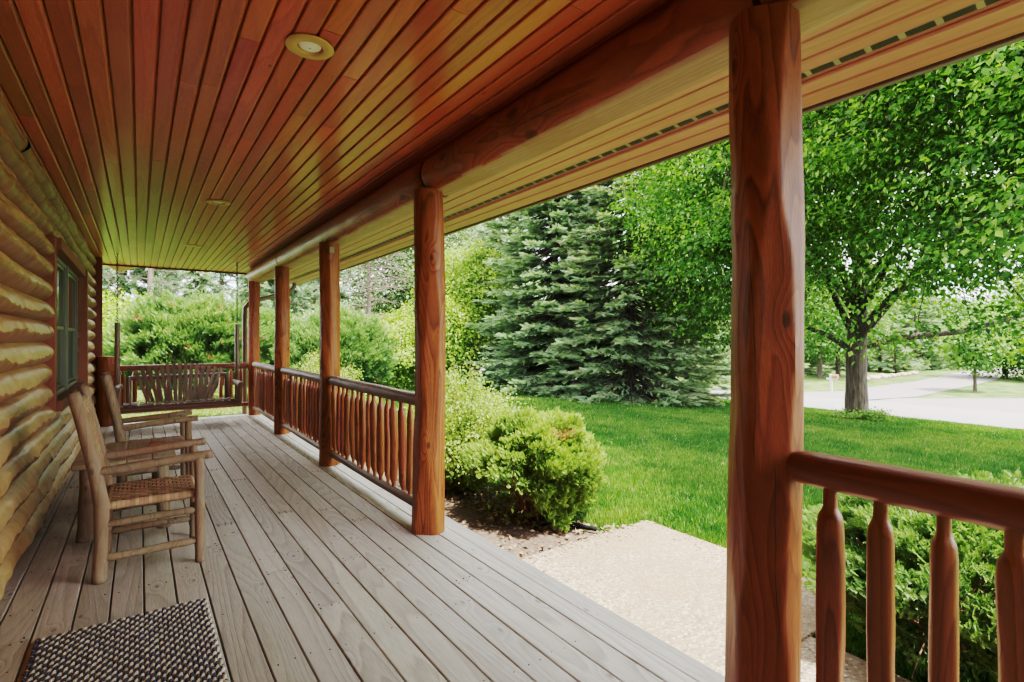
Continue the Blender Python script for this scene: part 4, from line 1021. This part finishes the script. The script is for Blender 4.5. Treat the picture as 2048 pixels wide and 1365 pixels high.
# ------------------------------------------------------------------ trees
tx, ty = at(1712, 13.8)
decid('linden_tree', (tx, ty, float(gz(tx))), 12, 7.1, (5.1, 5.2, 5.6), 'big spreading linden tree standing on the lawn before the road', 'tree', M['maple'], .105, 1500, 105, .25, 1.75, 21, ccen=(-2.2, -1.2),
      bottom=2.05, gap=-.16, csig=.40, flat=.30, limbs=14, droop=.35, shell=.50, hollow=(3.0, 3.1),
      extra=[([(0, 0, 1.9), (.5, -.9, 2.15), (1.1, -1.9, 2.3), (1.7, -3.1, 2.75), (2.2, -4.2, 3.4)], .11, .03), ([(0, 0, 1.75), (-.35, .5, 2.2), (-.9, 1.2, 2.6), (-1.8, 2.4, 3.3)], .10, .03), ([(0, 0, 1.9), (-.6, -.6, 2.7), (-1.6, -1.8, 3.6), (-3, -2.6, 4.6)], .12, .03)])
decid('linden_tree', (9.3, -1.2, float(gz(9.3))), 11, 6.6, (4.0, 4.2, 4.3), 'linden whose leafy limbs reach into the upper corner by the eave, trunk out of frame', 'tree', M['maple'], .098, 1250, 95, .26, 2.2, 33, ccen=(1.3, 2.0),
      bottom=3.0, gap=-.14, csig=.36, flat=.32, limbs=13, droop=.4, shell=.50)
ax, ay, az = G(1515, 15.4)
decid('linden_tree', (ax, ay, az), 9, 6.0, (3.0, 3.0, 4.0), 'leafy linden between the spruces and the big post, its trunk hidden by that post', 'tree', M['maple'], .115, 760, 85, .2, 1.6, 37, ccen=(-.6, .5), bottom=1.9, gap=-.2, csig=.38, flat=.35, limbs=10, droop=.4, shell=.45)
sx, sy, s_z = G(1110, 19.5)
conifer('blue_spruce', (sx, sy, s_z), 13, 3.2, 'blue green spruce with dense grey boughs, left one of the tall pair', M['spruce'], 41, whorl=.21, nb=14, trunk=.17, low=.25, twl=.24, droop=.38, bare=.08, pw=.52)
conifer('blue_spruce', G(1262, 17.8), 12, 3.3, 'spruce with a sparse brown twiggy middle, right one of the tall pair', M['spruce'], 42, whorl=.21, nb=14, trunk=.17, low=.2, twl=.22, droop=.40, bare=.28, pw=.52, dryp=.16)
conifer('blue_spruce', G(1345, 19.2), 7.0, 1.75, 'shorter spruce at the right end of the evergreen group with a wide low skirt', M['spruce'], 48, whorl=.22, nb=12, trunk=.12, low=.15, twl=.22, droop=.40, bare=.1, pw=.6)
conifer('blue_spruce', G(1185, 22), 10.5, 3.0, 'spruce filling the gap behind the tall pair', M['spruce'], 46, whorl=.30, nb=10, trunk=.15, low=.3, twl=.28, coarse=True, pw=.52)
conifer('blue_spruce', G(1000, 22.5), 9.5, 2.4, 'smaller spruce half hidden behind the tall pair', M['spruce'], 44, whorl=.32, nb=9, trunk=.13, low=.3, twl=.28, coarse=True, pw=.7)
conifer('blue_spruce', G(1415, 25), 3.4, 1.6, 'low pale blue spruce at the road edge beside the tall pair', M['spruce'], 45, whorl=.22, nb=8, trunk=.07, low=.1, twl=.24, coarse=True)
decid('crabapple_tree', G(935, 22), 6, 3.9, (2.0, 2.0, 2.2), 'small bright yellow green tree with dark forked trunk left of the spruces', 'tree', M['yellowleaf'], .12, 420, 60, .12, 1.3, 51, bottom=1.6, csig=.30, limbs=8, gap=-.25)
decid('crabapple_tree', G(868, 20), 4, 2.0, (1.7, 1.7, 1.6), 'rounded yellow green shrub tree seen beside the second post', 'tree', M['yellowleaf'], .11, 380, 55, .08, .5, 52, bottom=.3, csig=.28, limbs=7, gap=-.3)
decid('crabapple_tree', G(795, 19), 3, 1.35, (1.5, 1.5, 1.25), 'low yellow green bushy tree beyond the first railing bay', 'tree', M['yellowleaf'], .10, 330, 55, .07, .4, 53, bottom=.2, csig=.26, limbs=7, gap=-.3)
decid('poplar_tree', G(835, 33), 10, 6.3, (4.6, 4.0, 4.8), 'tall grey green poplar rising behind the yellow tree', 'tree', M['greyleaf'], .19, 900, 60, .2, 2.5, 54, bottom=1.6, csig=.45, limbs=10, gap=-.2)
decid('poplar_tree', G(955, 36), 11, 6.8, (3.6, 3.4, 4.9), 'grey green poplar behind the left spruce', 'tree', M['greyleaf'], .20, 560, 60, .2, 2.5, 55, bottom=1.6, csig=.45, limbs=9, gap=-.1)

def pine(px, d, H, label, seed, nb0=34, needles=.5, green=.8, low=2.0, Lm=3.2, mat='pine', trunk=.17):
    """tall pine with long bare level limbs and needle tufts at their ends"""
    nb = int(nb0 * 1.7); g = np.random.default_rng(seed); t = thing('pine_tree', G(px, d), label, 'pine tree', 'tall pines beyond the end of the porch'); b = MB()
    b.tube([(0, 0, -.1), (.08, 0, H * .5), (0, 0, H)], [trunk * .8, trunk * .55, .02], 12, namp=.06, rings=20); P = []; Fd = []; Rr = []
    for k in range(nb):
        z = low + (H - low) * (k + g.random()) / nb; L = Lm * (1 - (z / H) ** 2 * .7) * g.uniform(.5, 1.1); a = g.uniform(0, 6.28); dv = np.array([math.cos(a), math.sin(a), 0])
        Q = bez(np.array([0, 0, z]), dv * L * .5 + [0, 0, z + .15], dv * L + [0, 0, z - .25 + g.uniform(-.3, .3)], 9); b.tube(Q, np.linspace(.028, .007, 9), 5, cap=False)
        for s in range(12):
            u = g.uniform(.2, 1); q0 = Q[int(u * 8)]; l2 = g.uniform(.3, .9) * (1.2 - u * .5); dd = unit(dv * .7 + g.normal(size=3) * [.8, .8, .35]); q1 = q0 + dd * l2 + [0, 0, -.12 * l2]
            b.tube([q0, (q0 + q1) / 2 + [0, 0, .03], q1], [.011, .008, .004], 4, cap=False)
            if g.random() < green:
                m = int(14 * needles * 2); tt = g.uniform(.35, 1.05, (m, 1)); P.append(q0 + (q1 - q0) * tt + g.normal(size=(m, 3)) * .06); Fd.append(unit(dd + g.normal(size=(m, 3)) * .7)); Rr.append(np.clip(.5 + .2 * g.normal(size=m), 0, 1))
    b.build('trunk', M['twig'], t)
    if P:
        P = np.vstack(P); Fd = np.vstack(Fd); Rr = np.concatenate(Rr); b = MB()
        b.inst(*TWIGF, P, frames(Fd, unit(g.normal(size=P.shape) * .5 + [0, 0, 1])), .26 * g.uniform(.7, 1.2, len(P)), Rr); b.build('crown', M[mat], t, smooth=False)
    return t
pine(298, 21, 11, 'pine with bare level limbs directly behind the left swing chain', 61, 36, .5, .35, .8, 3.2)
pine(335, 24, 12, 'darker pine trunk with bare limbs just right of the left swing chain', 62, 34, .4, .4, 1.0, 3.4, trunk=.24)
pine(238, 22, 11, 'pale pine with leafy tufts at the wall end of the view', 63, 30, .8, .9, .6, 2.6)
pine(440, 25, 11, 'pine with sparse limbs above the arborvitae mound', 64, 32, .5, .45, 1.0, 3.4)
pine(560, 24, 10, 'pine with pale tufts behind the corner post and downspout', 65, 34, .8, .8, .8, 2.8)
pine(628, 27, 11, 'pine with pale tufts between the corner posts', 68, 32, .8, .8, .8, 3.0)
pine(735, 27, 9, 'leafless reddish dead pine beyond the last railing bays', 66, 44, 0, 0, .6, 3.6)
conifer('weeping_spruce', G(396, 18.5), 4.4, 1.5, 'pale drooping spruce top above the arborvitae behind the swing', M['pine'], 71, whorl=.26, nb=10, trunk=.08, low=.8, twl=.26, droop=.9, coarse=True)
conifer('weeping_spruce', G(505, 20), 4.6, 1.3, 'pale drooping spruce behind the right swing chain', M['pine'], 72, whorl=.26, nb=9, trunk=.08, low=.5, twl=.26, droop=.8, coarse=True)
decid('garden_tree', G(232, 17), 4, 1.7, (1.3, 1.3, 1.6), 'bright leafy small tree beside the end of the cabin wall', 'tree', M['yellowleaf'], .12, 230, 45, .07, .5, 73, bottom=.15, csig=.28, limbs=6, gap=-.2)
decid('garden_tree', G(640, 19), 3, 1.6, (1.9, 1.6, 1.3), 'pale leafy shrub tree behind the second arborvitae mound', 'tree', M['greyleaf'], .11, 260, 45, .07, .5, 74, bottom=.15, csig=.28, limbs=6, gap=-.2)

# across the road
for k, (px, d, H, cz, rx, rz, mt, lab) in enumerate((
    (1640, 33, 7, 3.9, 2.6, 2.9, 'midleaf', 'green roadside tree just behind the mailbox'), (1676, 35, 8, 4.2, 2.8, 3.2, 'midleaf', 'dark trunked roadside tree between mailbox and linden trunk'),
    (2010, 33, 5, 2.2, 3.0, 2.0, 'midleaf', 'bushy tree across the road at the frame edge'), (2110, 30, 5, 2.4, 2.6, 2.2, 'midleaf', 'bushy tree across the road half out of frame'),
    (1950, 24.5, 3.6, 2.3, 1.0, 1.2, 'midleaf', 'young lawn tree with a thin straight trunk across the road'),
    (1540, 44, 9, 4.5, 4.2, 4.3, 'greyleaf', 'pale distant tree behind the big near post'), (1470, 40, 7, 3.5, 3.4, 3.4, 'greyleaf', 'pale distant tree over the road right of the spruces'))):
    decid('roadside_tree', G(px, d), H, cz, (rx, rx, rz), lab, 'tree', M[mt], .17, 300 if rx > 2 else 120, 50, .14 if rx > 2 else .07, min(1.6, cz * .5), 80 + k, bottom=(1.3 if k in (0, 1, 4) else .2), csig=.40 if rx > 2 else .25, limbs=7, gap=-.25, twigs=False)
for k, (px, d, H, r_, lab) in enumerate(((1600, 37, 3.5, 1.8, 'blue spruce half behind the big near post'), (1760, 40, 7.5, 2.6, 'silvery spruce in the gap right of the linden trunk'), (1830, 43, 8.5, 3.0, 'tall silvery spruce at the top of the driveway'), (1700, 42, 3.0, 1.8, 'low spruce behind the rock border'), (1790, 38, 2.0, 1.7, 'squat spruce by the rock border'), (1430, 46, 8, 3, 'dim spruce far behind the road bend'))):
    conifer('roadside_spruce', G(px, d), H, r_, lab, M['spruce'], 120 + k, 'spruce tree', whorl=.42, nb=9, trunk=.12, low=.1, twl=.42, coarse=True)
# distant wood closing the view: individual trees
g = random.Random(8)
BG = []
for k in range(30):
    px = -60 + k * 82 + g.uniform(-20, 20); d = g.uniform(52, 66)
    BG.append((px, d))
pos_words = ['behind the cabin corner', 'behind the bare pines', 'beyond the swing', 'beyond the corner post', 'behind the dead pine', 'behind the poplars', 'behind the spruce pair', 'behind the big post', 'across the road', 'at the end of the driveway']
BGT = {}
for k, (px, d) in enumerate(BG):
    if px < 100 or px > 2250: continue
    v = k % 3
    if v not in BGT:
        o = decid('distant_tree', G(px, d), 11, (5.2, 4.6, 5.8)[v], (5.0, 5.0, (5.0, 4.4, 5.6)[v]), 'x', 'tree', M[('midleaf', 'greyleaf', 'midleaf')[v]], .34, 420, 42, .22, 2, 200 + v, bottom=.4, csig=.65, limbs=7, gap=-.3, twigs=False, group='trees of the far wood')
        BGT[v] = o
    else: o = copy_tree(BGT[v]); o.location = G(px, d); o.rotation_euler = (0, 0, g.uniform(0, 6))
    s = g.uniform(.75, 1.0) if px > 420 else g.uniform(.55, .7)
    if 640 < px < 860: s *= .85
    o.scale = (1, 1, s); o['label'] = 'distant pale green tree of the far wood closing the view'

# ------------------------------------------------------------------ roadside small things
mb = thing('mailbox', G(1662, 24.5), 'wooden mailbox on a pale post beside the far edge of the road', 'mailbox'); mb.scale = (.85, .85, .8)
b = MB(); b.box(-.06, .06, -.06, .06, -.1, 1.02, ch=.01); b.box(-.05, .05, -.32, .22, .70, .78, ch=.008); b.build('post', M['white'], mb, smooth=False)
b = MB(); n = 12; th = np.linspace(0, np.pi, n); prof = [(-.1, .79)] + [(-.1 * math.cos(a), .92 + .1 * math.sin(a)) for a in th] + [(.1, .79)]
V = [(p[0], y, p[1]) for y in (-.36, -.07) for p in prof]; n = len(prof); b.add(V, [(k, (k + 1) % n, n + (k + 1) % n, n + k) for k in range(n)] + [tuple(range(n)), tuple(range(n, 2 * n))]); b.build('box', M['terracotta'], mb, smooth=False)
for k in range(11):
    px = 1722 + k * 10.5; d = 30.5 + k * .55; x, y, z = G(px, d); b = MB(); v2, f2 = lump_t(14, 9); s = g.uniform(.16, .30)
    v2 = v2 * [s, s * g.uniform(.8, 1.3), s * .7]; v2 = v2 * (1 + .25 * vn3(v2 * 3 + k * 5, 3, 1))[:, None]
    b.add(v2, f2); o = b.build('boulder', M['stone']); o.location = (x, y, z + .1)
    tag(o, 'tan boulder in the rock border along the driveway', 'boulder', 'boulders bordering the driveway')
b = MB(); b.tube([(2.95, 3.55, -.19), (3.02, 3.34, -.19), (3.10, 3.12, -.18)], .020, 14, rings=12); tag(b.build('drain_pipe', M['blackpipe']), 'short black drain pipe poking out of the mulch at the slab corner', 'pipe')

# grass ------------------------------------------------------------
g = np.random.default_rng(5)
def grass_pts(n, d0, d1, p):
    u = g.random(n); d = (d0 ** p + (d1 ** p - d0 ** p) * u) ** (1 / p); lat = g.uniform(-1.0, 1.2, n) * d
    x = d * SN + lat * CS; y = d * CS - lat * SN
    ok = (x > 2.0) & (x < 17.2 + .12 * np.sin(y * .21)) & ~((x < 3.68) & (y > -.7) & (y < 3.08) & ((y > 1.34) | (x < 2.97))) & ~((x < bed_edge(y) + .02) & (y > 3.0) & (y < 12.5)) & (y > -3)
    return x[ok], y[ok], d[ok]
x, y, d = grass_pts(350000, 1.9, 26, .6)
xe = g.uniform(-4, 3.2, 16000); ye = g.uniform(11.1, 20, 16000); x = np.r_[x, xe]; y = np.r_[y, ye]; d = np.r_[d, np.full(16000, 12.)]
n = len(x); k5 = 4
X_ = np.repeat(x, k5) + g.normal(0, .018, n * k5); Y_ = np.repeat(y, k5) + g.normal(0, .018, n * k5); D_ = np.repeat(d, k5); N = n * k5
sc = np.clip(D_ / 7, 1, 2.4); hgt = .052 * g.uniform(.5, 1.3, N) * (1 + .25 * vn3(np.c_[X_, Y_, 0 * X_], 3, .9)); wd = .0042 * sc
a = g.uniform(0, 6.28, N); lean = g.uniform(.15, .75, N) * hgt; la = g.uniform(0, 6.28, N)
B0 = np.c_[X_, Y_, gz(X_) - .003]; side = np.c_[np.cos(a) * wd, np.sin(a) * wd, 0 * a]; tip = B0 + np.c_[np.cos(la) * lean, np.sin(la) * lean, hgt]
V = np.stack([B0 - side, B0 + side, tip], 1).reshape(-1, 3)
tint = np.clip(.45 + .22 * g.normal(size=N) + .25 * vn3(np.c_[X_, Y_, 0 * X_], 4, .6) + .2 * vn3(np.c_[X_, Y_, 0 * X_], 7, 3), 0, 1); tint = np.clip(tint + .45 * ((Y_ > 11) & (X_ < 3.3)), 0, 1); tint[g.random(N) < np.where((Y_ > 11) & (X_ < 3.3), .2, .012)] = 2  # past the porch end sunlight is painted as paler, more straw-toned blades
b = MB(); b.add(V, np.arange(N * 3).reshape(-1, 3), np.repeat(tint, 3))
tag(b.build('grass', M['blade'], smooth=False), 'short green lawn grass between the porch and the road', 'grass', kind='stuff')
# litter in the bed
n = 9000; y = g.uniform(3.02, 12, n); x = 1.95 + g.random(n) * (bed_edge(y) - 1.9)
P = np.c_[x, y, -.195 + g.uniform(-.03, .02, n)]
b = MB(); b.inst(*LEAFQ, P, frames(g.normal(size=(n, 3)) * [1, 1, .2], unit(g.normal(size=(n, 3)) * .5 + [0, 0, 1])), .04 * g.uniform(.5, 1.4, n), g.random(n))
n = 260; x = np.r_[g.uniform(2.0, 3.66, n), 3.66 - np.abs(g.normal(0, .12, n))]; y = np.r_[3.06 - np.abs(g.normal(0, .10, n)), g.uniform(1.4, 3.05, n)]
P = np.c_[x, y, np.full(2 * n, -.194)]; b.inst(*LEAFQ, P, frames(g.normal(size=(2 * n, 3)) * [1, 1, .05], unit(g.normal(size=(2 * n, 3)) * .2 + [0, 0, 1])), .018 * g.uniform(.4, 1.5, 2 * n), g.random(2 * n))
tag(b.build('leaf_litter', M['litter'], smooth=False), 'dry brown leaf litter on the mulch bed beside the deck', 'leaf litter', kind='stuff')
# low plants round the linden foot
loose('groundcover_plant', (tx - .1, ty - .2, float(gz(tx))), .75, .35, 'small dark leafy plants round the foot of the linden trunk', M['midleaf'], 70, .06, 40, 17, 'plant')

# ------------------------------------------------------------------ light
w = bpy.data.worlds.new('World'); scene.world = w; w.use_nodes = True; nt = w.node_tree
bgn = nt.nodes['Background']; sky = nt.nodes.new('ShaderNodeTexSky'); sky.sky_type = 'NISHITA'; sky.sun_disc = False
SUN = Vector((.20, -.33, .92)).normalized()
sky.sun_elevation = math.asin(SUN.z); sky.sun_rotation = math.atan2(SUN.x, SUN.y); sky.air_density = 1.6; sky.dust_density = 3.5; sky.ozone_density = .6
TW = NT(nt); tcw = TW.n('ShaderNodeTexCoord')
cl = TW.ramp(TW.noise(tcw.outputs['Generated'], 2.2, 6, .6, .4), [(.35, (0, 0, 0)), (.62, (1, 1, 1))])
haze = TW.mix(cl, (8.0, 8.9, 10.2), (12, 12, 12))      # thin bright summer haze and cloud over the blue
TW.l(TW.mix(.85, sky.outputs[0], haze), bgn.inputs[0]); bgn.inputs[1].default_value = .15
ld = bpy.data.lights.new('sun', 'SUN'); ld.energy = 5.0; ld.angle = R(.6); ld.color = (1, .955, .88)
lo = bpy.data.objects.new('sun', ld); COL.objects.link(lo); lo.rotation_euler = (-SUN).to_track_quat('-Z', 'Y').to_euler(); lo.location = (5, 0, 20)

cd = bpy.data.cameras.new('camera'); cam = bpy.data.objects.new('camera', cd); COL.objects.link(cam)
cam.location = (0, 0, 1.4); cam.rotation_euler = (math.pi / 2, 0, -YAW); cd.sensor_width = 36; cd.lens = 36 * FPX / 2048; cd.shift_y = -2.5 / 2048
cd.clip_start = .05; cd.clip_end = 2000; scene.camera = cam
scene.view_settings.view_transform = 'Standard'; scene.view_settings.look = 'None'; scene.view_settings.exposure = 0; scene.view_settings.gamma = 1
vs = scene.view_settings; vs.use_curve_mapping = True; cmap = vs.curve_mapping; cmap.use_clip = False; cmap.white_level = (1.6, 1.6, 1.6)
cv = cmap.curves[3]      # soft shoulder, lifted shadows, like the blended exposures of the photograph
TC = [(0, 0), (.008, .032), (.02, .13), (.045, .31), (.09, .475), (.17, .605), (.32, .72), (.6, .83), (1.0, .93), (1.6, 1.0)]
cv.points[0].location = (0, 0); cv.points[1].location = (1, 1)
for (a_, o_) in TC[1:-1]: cv.points.new(a_ / 1.6, o_)
cmap.update()
scene.render.engine = 'CYCLES'
cy = scene.cycles; cy.max_bounces = 8; cy.diffuse_bounces = 6; cy.glossy_bounces = 4; cy.transmission_bounces = 4; cy.transparent_max_bounces = 4
cy.use_denoising = True; cy.caustics_reflective = False; cy.caustics_refractive = False; cy.sample_clamp_indirect = 8
